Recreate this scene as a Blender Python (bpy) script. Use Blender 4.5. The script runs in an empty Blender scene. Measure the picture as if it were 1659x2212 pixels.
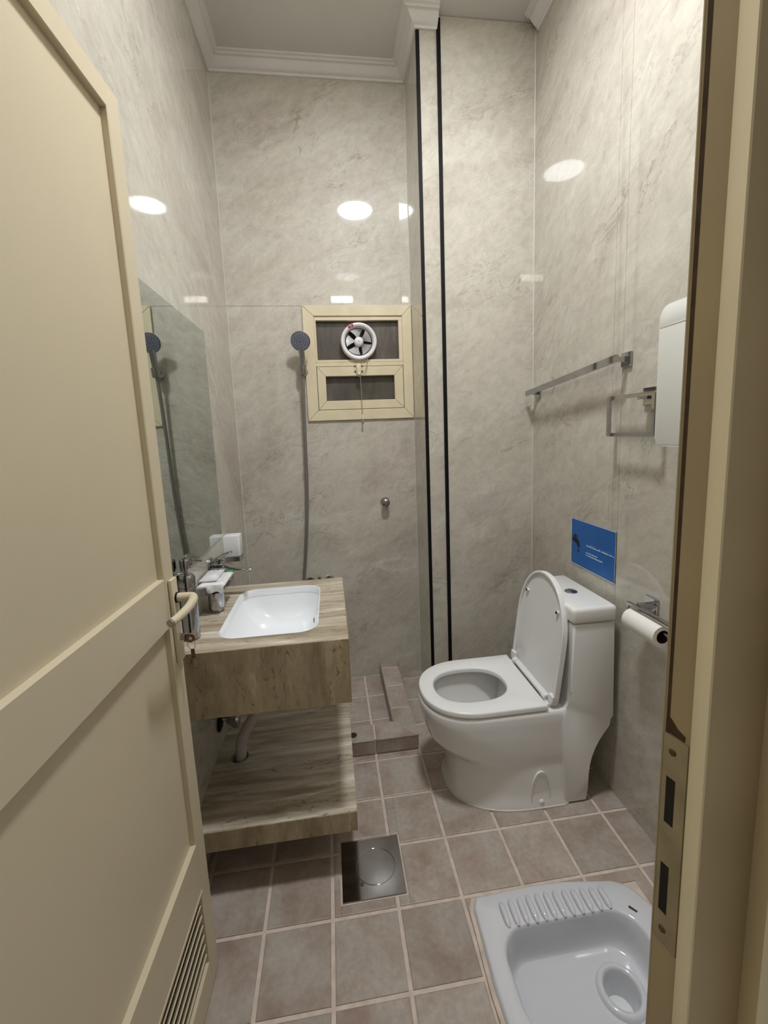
import bpy, bmesh, math, random
from mathutils import Vector, Matrix
random.seed(7)
S = bpy.context.scene
COL = S.collection
PI = math.pi

# ------------------------------------------------------------------ camera
CZ, YAW, PITCH, ROLL, FPX, CY = 1.4366, 0.1233, 0.1307, -0.0389, 914.875, 49.0
d = Vector((math.sin(YAW)*math.cos(PITCH), math.cos(YAW)*math.cos(PITCH), -math.sin(PITCH)))
r = Vector((math.cos(YAW), -math.sin(YAW), 0))
u = r.cross(d)
r2 = r*math.cos(ROLL) + u*math.sin(ROLL)
u2 = -r*math.sin(ROLL) + u*math.cos(ROLL)
cam_data = bpy.data.cameras.new('camera')
cam = bpy.data.objects.new('camera', cam_data)
COL.objects.link(cam)
M = Matrix((r2, u2, -d)).transposed().to_4x4()
M.translation = (0, 0, CZ)
cam.matrix_world = M
cam_data.sensor_fit = 'VERTICAL'
cam_data.sensor_height = 24
cam_data.lens = FPX*24/2212
cam_data.shift_y = -CY/2212
cam_data.clip_start = 0.01
S.camera = cam

# ------------------------------------------------------------------ world and exposure
w = bpy.data.worlds.new('world')
S.world = w
w.use_nodes = True
w.node_tree.nodes['Background'].inputs[0].default_value = (1.0, 0.93, 0.83, 1)
w.node_tree.nodes['Background'].inputs[1].default_value = 0.27
S.view_settings.view_transform = 'Standard'
S.view_settings.look = 'None'
S.view_settings.gamma = 1
S.view_settings.use_curve_mapping = False
S.view_settings.exposure = 0.0
LAMP_STRENGTH = 225.0

# ------------------------------------------------------------------ room measures (metres)
XL, XR, YB, YF = -0.489, 1.037, 2.3816, 0.332
XP, YP = 0.482, 2.084          # boxed-out corner
XS, YS = 0.578, 2.076          # right-hand rear section
ZC = 3.265

# ------------------------------------------------------------------ materials
def lin(c):
    return tuple(((v/255)/12.92 if v/255 <= .04045 else ((v/255+.055)/1.055)**2.4) for v in c) + (1,)
def newmat(name):
    m = bpy.data.materials.new(name); m.use_nodes = True
    nt = m.node_tree
    return m, nt, nt.nodes['Principled BSDF']
def N(nt, t, **k):
    n = nt.nodes.new(t)
    for a, b in k.items():
        setattr(n, a, b)
    return n
def ramp(nt, fac, stops):
    n = nt.nodes.new('ShaderNodeValToRGB')
    e = n.color_ramp.elements
    while len(e) < len(stops): e.new(.5)
    for q, (p, c) in zip(e, stops):
        q.position = p; q.color = c if len(c) == 4 else tuple(c)+(1,)
    nt.links.new(fac, n.inputs[0])
    return n.outputs[0]
def noise(nt, vec, scale, detail=4, rough=.5, dist=0):
    n = N(nt, 'ShaderNodeTexNoise')
    n.inputs['Scale'].default_value = scale; n.inputs['Detail'].default_value = detail
    n.inputs['Roughness'].default_value = rough; n.inputs['Distortion'].default_value = dist
    nt.links.new(vec, n.inputs['Vector'])
    return n
def mix(nt, fac, a, b, mode='MIX'):
    n = N(nt, 'ShaderNodeMix', data_type='RGBA', blend_type=mode)
    for s, v in ((0, fac), (6, a), (7, b)):
        if isinstance(v, (int, float)): n.inputs[s].default_value = v
        elif isinstance(v, tuple): n.inputs[s].default_value = v
        else: nt.links.new(v, n.inputs[s])
    return n.outputs[2]
def position(nt):
    return N(nt, 'ShaderNodeNewGeometry').outputs['Position']
def vmath(nt, op, a, b=None):
    n = N(nt, 'ShaderNodeVectorMath', operation=op)
    nt.links.new(a, n.inputs[0])
    if b is not None:
        if isinstance(b, tuple): n.inputs[1].default_value = b
        else: nt.links.new(b, n.inputs[1])
    return n
def plain(name, rgb, rough=.4, metal=0, coat=0, spec=.5, var=0, vscale=6, bump=0, bscale=200, emit=None):
    m, nt, b = newmat(name)
    b.inputs['Roughness'].default_value = rough
    b.inputs['Metallic'].default_value = metal
    b.inputs['Coat Weight'].default_value = coat
    b.inputs['Coat Roughness'].default_value = .05
    b.inputs['Specular IOR Level'].default_value = spec
    c = lin(rgb)
    p = position(nt)
    n = noise(nt, p, vscale, 3)
    lo = tuple(v*(1-var) for v in c[:3])+(1,); hi = tuple(min(1, v*(1+var)) for v in c[:3])+(1,)
    nt.links.new(ramp(nt, n.outputs[0], [(.3, lo), (.7, hi)]), b.inputs['Base Color'])
    if bump:
        nb = noise(nt, p, bscale, 2)
        bn = N(nt, 'ShaderNodeBump'); bn.inputs['Strength'].default_value = bump; bn.inputs['Distance'].default_value = .002
        nt.links.new(nb.outputs[0], bn.inputs['Height']); nt.links.new(bn.outputs[0], b.inputs['Normal'])
    if emit:
        b.inputs['Emission Color'].default_value = lin(rgb); b.inputs['Emission Strength'].default_value = emit
    return m

def mat_marble():
    m, nt, b = newmat('marble_panel')
    p = position(nt)
    sep = N(nt, 'ShaderNodeSeparateXYZ'); nt.links.new(p, sep.inputs[0])
    h = N(nt, 'ShaderNodeMath', operation='SUBTRACT'); nt.links.new(sep.outputs[0], h.inputs[0]); nt.links.new(sep.outputs[1], h.inputs[1])
    t = N(nt, 'ShaderNodeMath', operation='MULTIPLY'); nt.links.new(h.outputs[0], t.inputs[0]); t.inputs[1].default_value = -.42
    v = N(nt, 'ShaderNodeMath', operation='ADD'); nt.links.new(sep.outputs[2], v.inputs[0]); nt.links.new(t.outputs[0], v.inputs[1])
    hh = N(nt, 'ShaderNodeMath', operation='ADD'); nt.links.new(sep.outputs[0], hh.inputs[0]); nt.links.new(sep.outputs[1], hh.inputs[1])
    c = N(nt, 'ShaderNodeCombineXYZ')
    nt.links.new(h.outputs[0], c.inputs[0]); nt.links.new(v.outputs[0], c.inputs[1]); nt.links.new(hh.outputs[0], c.inputs[2])
    st = vmath(nt, 'MULTIPLY', c.outputs[0], (1.0, 2.1, .6))
    big = noise(nt, st.outputs[0], 1.7, 5, .6, .6)
    col = ramp(nt, big.outputs[0], [(.30, lin((171, 161, 148))), (.45, lin((186, 178, 165))), (.56, lin((190, 184, 171))), (.74, lin((204, 199, 187)))])
    tone = noise(nt, st.outputs[0], .9, 2)
    col = mix(nt, ramp(nt, tone.outputs[0], [(.4, (0, 0, 0)), (.62, (.35, .35, .35))]), col, lin((180, 178, 162)))
    mid = noise(nt, vmath(nt, 'MULTIPLY', c.outputs[0], (1.0, 1.45, .8)).outputs[0], 15, 8, .74, .5)
    col = mix(nt, .5, col, ramp(nt, mid.outputs[0], [(.3, (.33, .32, .31)), (.5, (.5, .5, .5)), (.70, (.66, .66, .65))]), 'OVERLAY')
    # thin dark cracks and pale veins
    def veins(scale, dist, width, seedoff):
        o = vmath(nt, 'ADD', st.outputs[0], (seedoff, seedoff*.7, 0))
        n1 = noise(nt, o.outputs[0], scale, 6, .62, dist)
        s = N(nt, 'ShaderNodeMath', operation='SUBTRACT'); nt.links.new(n1.outputs[0], s.inputs[0]); s.inputs[1].default_value = .5
        a = N(nt, 'ShaderNodeMath', operation='ABSOLUTE'); nt.links.new(s.outputs[0], a.inputs[0])
        mask = noise(nt, o.outputs[0], scale*.8, 3)
        k = ramp(nt, a.outputs[0], [(0, (1, 1, 1)), (width, (0, 0, 0))])
        km = ramp(nt, mask.outputs[0], [(.5, (0, 0, 0)), (.66, (1, 1, 1))])
        return mix(nt, 1.0, k, km, 'MULTIPLY')
    dk = veins(2.4, 1.3, .013, 3.1)
    col = mix(nt, mix(nt, 1.0, dk, (.55, .55, .55, 1), 'MULTIPLY'), col, lin((112, 102, 90)))
    lt = veins(8.5, 1.4, .03, 9.7)
    col = mix(nt, mix(nt, 1.0, lt, (.45, .45, .45, 1), 'MULTIPLY'), col, lin((214, 209, 198)))
    nt.links.new(col, b.inputs['Base Color'])
    b.inputs['Roughness'].default_value = .5
    b.inputs['Specular IOR Level'].default_value = .3
    b.inputs['Coat Weight'].default_value = 1.0
    b.inputs['Coat Roughness'].default_value = .035
    b.inputs['Coat IOR'].default_value = 1.62
    return m

def mat_travertine(name, vertical):
    m, nt, b = newmat(name)
    p = position(nt)
    sc = (14.0, 9.0, 3.4) if vertical else (2.2, 23.0, 5.5)
    st = vmath(nt, 'MULTIPLY', p, sc)
    n1 = noise(nt, st.outputs[0], 1.0, 7, .62, .5)
    if vertical:
        stops = [(.28, lin((120, 104, 80))), (.45, lin((152, 135, 106))), (.58, lin((166, 150, 120))), (.72, lin((192, 182, 154)))]
    else:
        stops = [(.28, lin((122, 107, 88))), (.43, lin((160, 146, 124))), (.54, lin((184, 173, 154))), (.68, lin((214, 207, 192)))]
    col = ramp(nt, n1.outputs[0], stops)
    n2 = noise(nt, vmath(nt, 'MULTIPLY', p, (46, 30, 17) if vertical else (9, 58, 20)).outputs[0], 1.4, 6, .7, .5)
    col = mix(nt, .5, col, ramp(nt, n2.outputs[0], [(.3, (.33, .32, .3)), (.5, (.5, .5, .5)), (.7, (.64, .64, .62))]), 'OVERLAY')
    pits = noise(nt, vmath(nt, 'MULTIPLY', p, (70, 40, 24) if vertical else (22, 80, 30)).outputs[0], 1.3, 3, .5, .8)
    area = noise(nt, st.outputs[0], .7, 2)
    k = mix(nt, 1.0, ramp(nt, pits.outputs[0], [(.60, (0, 0, 0)), (.66, (.65, .65, .65))]), ramp(nt, area.outputs[0], [(.47, (0, 0, 0)), (.55, (1, 1, 1))]), 'MULTIPLY')
    col = mix(nt, k, col, lin((84, 70, 50)))
    nt.links.new(col, b.inputs['Base Color'])
    b.inputs['Roughness'].default_value = .42
    b.inputs['Coat Weight'].default_value = .25
    b.inputs['Coat Roughness'].default_value = .15
    return m

def mat_tile():
    m, nt, b = newmat('floor_tile')
    p = position(nt)
    oi = N(nt, 'ShaderNodeObjectInfo')
    off = vmath(nt, 'SCALE', p); off.operation = 'ADD'
    cmb = N(nt, 'ShaderNodeCombineXYZ')
    mu = N(nt, 'ShaderNodeMath', operation='MULTIPLY'); nt.links.new(oi.outputs['Random'], mu.inputs[0]); mu.inputs[1].default_value = 37
    nt.links.new(mu.outputs[0], cmb.inputs[0]); nt.links.new(mu.outputs[0], cmb.inputs[1])
    nt.links.new(cmb.outputs[0], off.inputs[1])
    n1 = noise(nt, off.outputs[0], 7, 4, .6, .4)
    col = ramp(nt, n1.outputs[0], [(.28, lin((146, 126, 113))), (.42, lin((158, 143, 130))), (.55, lin((166, 155, 144))), (.75, lin((177, 169, 158)))])
    n2 = noise(nt, off.outputs[0], 60, 4, .6)
    col = mix(nt, .3, col, ramp(nt, n2.outputs[0], [(.35, (.36, .34, .33)), (.65, (.62, .62, .62))]), 'OVERLAY')
    hs = N(nt, 'ShaderNodeHueSaturation')
    vv = N(nt, 'ShaderNodeMapRange'); nt.links.new(oi.outputs['Random'], vv.inputs[0]); vv.inputs[3].default_value = .9; vv.inputs[4].default_value = 1.08
    nt.links.new(vv.outputs[0], hs.inputs['Value']); nt.links.new(col, hs.inputs['Color'])
    nt.links.new(hs.outputs[0], b.inputs['Base Color'])
    b.inputs['Roughness'].default_value = .42
    b.inputs['Specular IOR Level'].default_value = .4
    bn = N(nt, 'ShaderNodeBump'); bn.inputs['Strength'].default_value = .25; bn.inputs['Distance'].default_value = .004
    n3 = noise(nt, off.outputs[0], 16, 4); nt.links.new(n3.outputs[0], bn.inputs['Height']); nt.links.new(bn.outputs[0], b.inputs['Normal'])
    return m

def mat_frosted_pane():
    m, nt, b = newmat('frosted_dark_glass')
    p = position(nt)
    n1 = noise(nt, vmath(nt, 'MULTIPLY', p, (14, 14, 3)).outputs[0], 1.0, 6, .7, .5)
    col = ramp(nt, n1.outputs[0], [(.3, lin((66, 60, 54))), (.55, lin((86, 80, 73))), (.75, lin((120, 112, 102)))])
    n2 = noise(nt, p, 160, 2)
    col = mix(nt, .3, col, ramp(nt, n2.outputs[0], [(.35, (.35, .35, .35)), (.65, (.65, .65, .65))]), 'OVERLAY')
    nt.links.new(col, b.inputs['Base Color'])
    b.inputs['Roughness'].default_value = .3
    return m

MT = dict(
    marble=mat_marble(),
    trav_h=mat_travertine('travertine_top', False),
    trav_v=mat_travertine('travertine_face', True),
    tile=mat_tile(),
    grout=plain('grout', (202, 186, 172), .85, var=.12, vscale=30, bump=.3, bscale=300),
    ceiling=plain('ceiling_paint', (205, 202, 196), .8, var=.02),
    crown=plain('plaster_crown', (214, 211, 206), .6, var=.03),
    black=plain('black_profile', (9, 9, 12), .5, spec=.2),
    silicone=plain('silicone_joint', (200, 194, 182), .5, var=.05),
    door=plain('beige_painted_metal', (199, 187, 160), .38, var=.03, vscale=3, bump=.04, bscale=500),
    frame=plain('beige_window_aluminium', (212, 199, 168), .42, var=.07, vscale=9),
    jamb=plain('dull_beige_jamb', (182, 165, 130), .45, var=.09, vscale=7),
    lit_edge=plain('cream_lit_edge', (222, 208, 170), .5, var=.04, vscale=12),  # paler jamb cream, brightness of the lit frame edges put into the colour
    plate=plain('strike_plate_metal', (176, 164, 134), .4, metal=.3, var=.15, vscale=30),
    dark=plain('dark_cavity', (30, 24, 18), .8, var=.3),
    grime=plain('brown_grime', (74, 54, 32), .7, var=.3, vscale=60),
    ceramic=plain('white_ceramic', (226, 225, 222), .12, coat=.7, spec=.5),
    ceramic2=plain('grey_white_ceramic', (208, 209, 213), .12, coat=.7),
    sinkwhite=plain('bright_white_ceramic', (236, 238, 240), .12, coat=.6),
    plastic=plain('white_plastic', (226, 226, 224), .28, coat=.1),
    cistern=plain('cistern_plastic', (214, 214, 206), .35),
    fanwhite=plain('fan_plastic', (224, 220, 220), .4),
    fanblade=plain('fan_blade_plastic', (176, 174, 176), .35, var=.05),
    chrome=plain('chrome', (176, 176, 178), .07, metal=1),
    satin=plain('satin_steel', (170, 166, 160), .28, metal=1),
    steel=plain('drain_steel', (134, 131, 128), .12, metal=1, var=.22, vscale=12),
    mirror=plain('mirror_glass', (196, 204, 200), .015, metal=1),
    glassedge=plain('mirror_edge', (96, 112, 104), .2),
    showerface=plain('shower_face_blue', (104, 106, 122), .4),
    nozzle=plain('nozzle_grey', (190, 194, 206), .4),
    hose=plain('grey_hose', (140, 138, 132), .3, metal=.6),
    pane=mat_frosted_pane(),
    blue=plain('blue_sign', (26, 92, 164), .35, var=.08, vscale=14),
    ink=plain('black_print', (12, 16, 24), .4),
    whiteink=plain('white_print', (214, 224, 236), .5),
    red=plain('red_sticker', (176, 30, 44), .4, var=.15, vscale=80),
    paper=plain('toilet_paper', (232, 228, 222), .9, bump=.3, bscale=260),
    card=plain('cardboard_core', (60, 40, 30), .9),
    wrap=plain('clear_wrap_white', (226, 224, 224), .22, coat=.5, var=.1, vscale=40),
    foil=plain('silver_foil_sachet', (226, 225, 228), .28, metal=.2, var=.12, vscale=50),
    green=plain('green_card', (40, 112, 74), .4),
    pvc=plain('white_pvc_pipe', (196, 188, 184), .45, var=.03),
    lamp=plain('lamp_diffuser', (247, 250, 255), .5, emit=LAMP_STRENGTH),
    glow=plain('lit_pane', (255, 248, 238), .5, emit=22.0),
    frostwhite=plain('frosted_white', (222, 224, 222), .35),
    corridor=plain('corridor_paint', (168, 160, 150), .8, var=.05),
    brass=plain('old_key_metal', (110, 88, 66), .4, metal=.8, var=.2, vscale=60),
    cord=plain('grey_cord', (140, 136, 126), .6),
    water=plain('bowl_water', (176, 178, 176), .04),
)

# ------------------------------------------------------------------ mesh helpers
ORG = {}
def finish(bm, smooth=35):
    bmesh.ops.remove_doubles(bm, verts=bm.verts, dist=1e-6)
    bmesh.ops.recalc_face_normals(bm, faces=bm.faces)
    if smooth:
        for f in bm.faces: f.smooth = True
        lim = math.radians(smooth)
        for e in bm.edges:
            if len(e.link_faces) == 2:
                e.smooth = e.calc_face_angle(0) < lim
            else: e.smooth = False
def obj(name, bm, mat, parent=None, smooth=35, fin=True):
    if fin: finish(bm, smooth)
    me = bpy.data.meshes.new(name)
    o = bpy.data.objects.new(name, me)
    if parent is not None:
        org = ORG.get(parent.name, Vector((0, 0, 0)))
        if parent.name in ORG: bmesh.ops.transform(bm, matrix=org.to_4x4() if False else Matrix.Translation(-org), verts=bm.verts)
        o.parent = parent
        ORG[o.name] = org
    bm.to_mesh(me); bm.free()
    me.materials.append(MT[mat] if isinstance(mat, str) else mat)
    COL.objects.link(o)
    return o
def tag(o, label, cat=None, group=None, kind=None):
    o['label'] = label
    if cat: o['category'] = cat
    if group: o['group'] = group
    if kind: o['kind'] = kind
    return o
def thing(name, label, cat, loc=(0, 0, 0), group=None, kind=None):
    o = bpy.data.objects.new(name, None)
    o.empty_display_size = .05
    COL.objects.link(o); o.location = loc
    ORG[o.name] = Vector(loc)
    return tag(o, label, cat, group, kind)
def lab(o, label):
    o['label'] = label; return o
def addbox(bm, x0, x1, y0, y1, z0, z1, bev=0, seg=2, mat=None):
    vs = [bm.verts.new((x, y, z)) for x in (x0, x1) for y in (y0, y1) for z in (z0, z1)]
    fs = [(0, 1, 3, 2), (4, 6, 7, 5), (0, 4, 5, 1), (2, 3, 7, 6), (0, 2, 6, 4), (1, 5, 7, 3)]
    ff = [bm.faces.new([vs[i] for i in f]) for f in fs]
    if mat is not None: bmesh.ops.transform(bm, matrix=mat, verts=vs)
    if bev:
        es = list({e for f in ff for e in f.edges})
        bmesh.ops.bevel(bm, geom=es, offset=bev, segments=seg, affect='EDGES', profile=.5)
    return bm
def box(*a, **k):
    return addbox(bmesh.new(), *a, **k)
def frame_from(axis):
    z = Vector(axis).normalized()
    x = Vector((0, 0, 1)).cross(z) if abs(z.z) < .95 else Vector((1, 0, 0)).cross(z)
    x.normalize(); y = z.cross(x)
    return x, y, z
def addlathe(bm, prof, origin=(0, 0, 0), axis=(0, 0, 1), n=32, sx=1, sy=1):
    X, Y, Z = frame_from(axis); O = Vector(origin)
    rings = []
    for rr, h in prof:
        if rr < 1e-6: rings.append([bm.verts.new(O+Z*h)])
        else: rings.append([bm.verts.new(O+Z*h+X*rr*sx*math.cos(2*PI*i/n)+Y*rr*sy*math.sin(2*PI*i/n)) for i in range(n)])
    for a, b in zip(rings, rings[1:]):
        for i in range(n):
            j = (i+1) % n
            if len(a) == 1 and len(b) == 1: continue
            if len(a) == 1: bm.faces.new([a[0], b[i], b[j]])
            elif len(b) == 1: bm.faces.new([a[i], b[0], a[j]])
            else: bm.faces.new([a[i], b[i], b[j], a[j]])
    return bm
def lathe(*a, **k): return addlathe(bmesh.new(), *a, **k)
def addcyl(bm, p0, p1, rad, n=24, bev=0):
    p0, p1 = Vector(p0), Vector(p1); L = (p1-p0).length
    if bev: prof = [(0, 0), (rad-bev, 0), (rad, bev), (rad, L-bev), (rad-bev, L), (0, L)]
    else: prof = [(0, 0), (rad, 0), (rad, L), (0, L)]
    return addlathe(bm, prof, p0, p1-p0, n)
def cyl(*a, **k): return addcyl(bmesh.new(), *a, **k)
def smoothpath(pts, sub=6):
    P = [Vector(p) for p in pts]
    if len(P) < 3: return P
    out = []
    for i in range(len(P)-1):
        p0 = P[max(i-1, 0)]; p1 = P[i]; p2 = P[i+1]; p3 = P[min(i+2, len(P)-1)]
        for k in range(sub):
            t = k/sub
            out.append(.5*((2*p1)+(p2-p0)*t+(2*p0-5*p1+4*p2-p3)*t*t+(3*p1-p0-3*p2+p3)*t**3))
    out.append(P[-1]); return out
def addtube(bm, pts, rad, n=12, cap=True, sx=1.0, sy=1.0):
    P = [Vector(p) for p in pts]
    X = None; rings = []
    for i, p in enumerate(P):
        t = (P[min(i+1, len(P)-1)]-P[max(i-1, 0)]).normalized()
        if X is None: X, Y, _ = frame_from(t)
        else:
            X = (X-t*X.dot(t)).normalized(); Y = t.cross(X)
        rr = rad[i] if isinstance(rad, (list, tuple)) else rad
        rings.append([bm.verts.new(p+X*rr*sx*math.cos(2*PI*k/n)+Y*rr*sy*math.sin(2*PI*k/n)) for k in range(n)])
    for a, b in zip(rings, rings[1:]):
        for i in range(n):
            j = (i+1) % n; bm.faces.new([a[i], a[j], b[j], b[i]])
    if cap:
        bm.faces.new(rings[0][::-1]); bm.faces.new(rings[-1])
    return bm
def tube(*a, **k): return addtube(bmesh.new(), *a, **k)
def prism(poly, mapf, h0, h1, bev=0, seg=2, bm=None):
    bm = bm or bmesh.new()
    a = [bm.verts.new(mapf(p[0], p[1], h0)) for p in poly]
    b = [bm.verts.new(mapf(p[0], p[1], h1)) for p in poly]
    n = len(poly)
    ff = [bm.faces.new(a[::-1]), bm.faces.new(b)]
    for i in range(n):
        j = (i+1) % n; ff.append(bm.faces.new([a[i], a[j], b[j], b[i]]))
    if bev:
        es = list({e for f in ff[:2] for e in f.edges})
        bmesh.ops.bevel(bm, geom=es, offset=bev, segments=seg, affect='EDGES', profile=.5)
    return bm
XY = lambda a, b, h: (a, b, h)        # polygon in plan, extruded up
YZ = lambda a, b, h: (h, a, b)        # polygon (y,z), extruded along x
XZ = lambda a, b, h: (a, h, b)        # polygon (x,z), extruded along y
def loft(secs, cap0=True, cap1=True, bm=None):
    bm = bm or bmesh.new()
    R = [[bm.verts.new(p) for p in s] for s in secs]
    n = len(secs[0])
    for a, b in zip(R, R[1:]):
        for i in range(n):
            j = (i+1) % n; bm.faces.new([a[i], a[j], b[j], b[i]])
    if cap0: bm.faces.new(R[0][::-1])
    if cap1: bm.faces.new(R[-1])
    return bm
def dshape(xf, xb, hw, yc, a=.22, n=28, e=2.2, ns=5):
    xc = min(xf+a, xb-.02); pts = []
    for i in range(ns): pts.append((xb+(xc-xb)*i/ns, yc-hw))
    for i in range(n+1):
        t = -PI/2 - PI*i/n
        c, s = math.cos(t), math.sin(t)
        pts.append((xc+(xc-xf)*math.copysign(abs(c)**(2/e), c), yc+hw*math.copysign(abs(s)**(2/e), s)))
    for i in range(1, ns+1): pts.append((xc+(xb-xc)*i/ns, yc+hw))
    return pts
def rrect(x0, x1, y0, y1, rad, n=8):
    pts = []
    for cx, cy, a0 in ((x1-rad, y0+rad, -PI/2), (x1-rad, y1-rad, 0), (x0+rad, y1-rad, PI/2), (x0+rad, y0+rad, PI)):
        for i in range(n+1):
            t = a0+PI/2*i/n; pts.append((cx+rad*math.cos(t), cy+rad*math.sin(t)))
    return pts
def polar(poly, c, angs):
    out = []
    n = len(poly)
    for t in angs:
        dx, dy = math.cos(t), math.sin(t); best = None
        for i in range(n):
            x1, y1 = poly[i][0]-c[0], poly[i][1]-c[1]; x2, y2 = poly[(i+1) % n][0]-c[0], poly[(i+1) % n][1]-c[1]
            den = dx*(y2-y1)-dy*(x2-x1)
            if abs(den) < 1e-12: continue
            s = (x1*(y2-y1)-y1*(x2-x1))/den
            q = (x1*dy-y1*dx)/den
            if s > 0 and -1e-6 <= q <= 1+1e-6 and (best is None or s > best): best = s
        out.append((c[0]+dx*best, c[1]+dy*best))
    return out
def angles(polys, c, extra=0):
    s = set()
    for p in polys:
        for q in p: s.add(round(math.atan2(q[1]-c[1], q[0]-c[0]), 5))
    return sorted(s)
def ring(outer, inner, mapf, h0, h1, bev=0, c=None):
    c = c or (sum(p[0] for p in inner)/len(inner), sum(p[1] for p in inner)/len(inner))
    A = angles([outer, inner], c)
    o = polar(outer, c, A); i = polar(inner, c, A); n = len(A)
    if bev:
        def off(P, k): return [(p[0]+(c[0]-p[0])*k/max(1e-6, math.hypot(p[0]-c[0], p[1]-c[1])), p[1]+(c[1]-p[1])*k/max(1e-6, math.hypot(p[0]-c[0], p[1]-c[1]))) for p in P]
        loops = [(o, h0), (o, h1-bev), (off(o, bev*.3), h1-bev*.3), (off(o, bev), h1), (off(i, -bev), h1), (off(i, -bev*.3), h1-bev*.3), (i, h1-bev), (i, h0)]
    else:
        loops = [(o, h0), (o, h1), (i, h1), (i, h0)]
    bm = bmesh.new()
    V = [[bm.verts.new(mapf(p[0], p[1], h)) for p in L] for L, h in loops]
    for a, b in zip(V, V[1:]+V[:1]):
        for k in range(n):
            m = (k+1) % n; bm.faces.new([a[k], a[m], b[m], b[k]])
    return bm
def subtract(rects, h):
    out = []
    hx0, hx1, hy0, hy1 = h
    for x0, x1, y0, y1 in rects:
        if hx0 >= x1 or hx1 <= x0 or hy0 >= y1 or hy1 <= y0: out.append((x0, x1, y0, y1)); continue
        if hx0 > x0: out.append((x0, hx0, y0, y1))
        if hx1 < x1: out.append((hx1, x1, y0, y1))
        a, b = max(x0, hx0), min(x1, hx1)
        if hy0 > y0: out.append((a, b, y0, hy0))
        if hy1 < y1: out.append((a, b, hy1, y1))
    return [q for q in out if q[1]-q[0] > .004 and q[3]-q[2] > .004]

# ================================================================== FLOOR
PAN = (.345, .90, .655, 1.09)
BOWLHOLE = (.375, .83, .74, 1.0)
DRAIN = (-.036, .165, 1.147, 1.343)
KF, KB, KR0, KR1, KZ = 1.745, 1.852, .231, .331, .07      # kerb front/back y, ridge x, height
bm = bmesh.new()
for q in subtract([(XL-.02, XR+.02, .20, YB+.03)], BOWLHOLE): addbox(bm, *q, -.06, -.004)
floor = obj('floor', bm, 'grout', smooth=0)
tag(floor, 'bathroom floor of square mottled brown-grey tiles with pale wide grout', 'floor', kind='structure')
ORG[floor.name] = Vector((0, 0, 0))
TG = .0115
tile_mesh = {}
def tile(x0, x1, y0, y1, z0=-.004, z1=0.0, parent=floor, nm='tile'):
    w_, h_ = round(x1-x0, 4), round(y1-y0, 4); key = (w_, h_, z0, z1)
    if key not in tile_mesh:
        b_ = bmesh.new(); k = .003
        L = [[(-w_/2, -h_/2), (w_/2, -h_/2), (w_/2, h_/2), (-w_/2, h_/2)]]
        s0 = [(p[0], p[1], z0) for p in L[0]]; s1 = [(p[0], p[1], z1-.0015) for p in L[0]]
        s2 = [(p[0]-math.copysign(k, p[0]), p[1]-math.copysign(k, p[1]), z1) for p in L[0]]
        loft([s0, s1, s2], bm=b_); finish(b_, 0)
        me = bpy.data.meshes.new('tile'); b_.to_mesh(me); b_.free(); me.materials.append(MT['tile']); tile_mesh[key] = me
    o = bpy.data.objects.new(nm, tile_mesh[key]); COL.objects.link(o)
    o.parent = parent
    org = ORG.get(parent.name, Vector((0, 0, 0)))
    o.location = Vector(((x0+x1)/2, (y0+y1)/2, 0))-org
    return o
def tile_region(reg, xs, ys, holes=()):
    for xa, xb in zip(xs, xs[1:]):
        for ya, yb in zip(ys, ys[1:]):
            R = [(max(xa+TG/2, reg[0]), min(xb-TG/2, reg[1]), max(ya+TG/2, reg[2]), min(yb-TG/2, reg[3]))]
            R = [q for q in R if q[1]-q[0] > .006 and q[3]-q[2] > .006]
            for h in holes: R = subtract(R, h)
            for q in R:
                if q[1]-q[0] > .006 and q[3]-q[2] > .006: tile(*q)
gx = [.133+.2*k for k in range(-5, 7)]
gy = [1.7075+.2*k for k in range(-8, 6)]
gyi = [1.98+.2*k for k in range(-3, 4)]
pan_hole = (PAN[0]+.012, PAN[1]-.012, PAN[2]+.012, PAN[3]-.022)
dr_hole = (DRAIN[0]-.006, DRAIN[1]+.006, DRAIN[2]-.006, DRAIN[3]+.006)
tile_region((XL, XR, .30, KF-.004), gx, gy, [pan_hole, dr_hole])
tile_region((KR1+.004, XP, KF-.004, YB), gx, gy)
tile_region((XP, XR, KF-.004, YS), gx, gy)
tile_region((XL, KR0-.004, KB+.004, YB), gx, gyi)

# raised shower kerb: front arm + side arm, clad in tile
kerb = thing('shower_kerb', 'low L-shaped tiled shower kerb behind the vanity', 'kerb', (.28, 1.80, 0))
poly = [(XL, KF+.004), (KR1-.004, KF+.004), (KR1-.004, YB-.001), (KR0+.004, YB-.001), (KR0+.004, KB-.004), (XL, KB-.004)]
obj('core', prism(poly, XY, -.004, KZ-.0010), 'grout', kerb, 0)
for a, b in ((XL, -.072), (-.064, .131), (.137, KR1)):           # riser tiles
    obj('riser_tile', box(a, b, KF-.002, KF+.006, .003, KZ-.002, bev=.0015, seg=1), 'tile', kerb, 0)
for a, b in ((XL, -.072), (-.064, .131)):
    obj('tile', box(a, b, KF-.003, KB, KZ-.006, KZ, bev=.0015, seg=1), 'tile', kerb, 0)
obj('tile', prism([(.137, KF-.003), (KR1, KF-.003), (KR1-.004, KF+.002), (KR0-.002, KB), (.137, KB)], XY, KZ-.006, KZ), 'tile', kerb, 0)
obj('tile', prism([(KR1, KF+.004), (KR1, 1.946), (KR0, 1.946), (KR0, KB+.002)], XY, KZ-.006, KZ), 'tile', kerb, 0)
for a, b in ((1.952, 2.136), (2.142, 2.318), (2.324, YB-.001)):
    obj('tile', box(KR0, KR1, a, b, KZ-.006, KZ, bev=.0015, seg=1), 'tile', kerb, 0)
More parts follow.
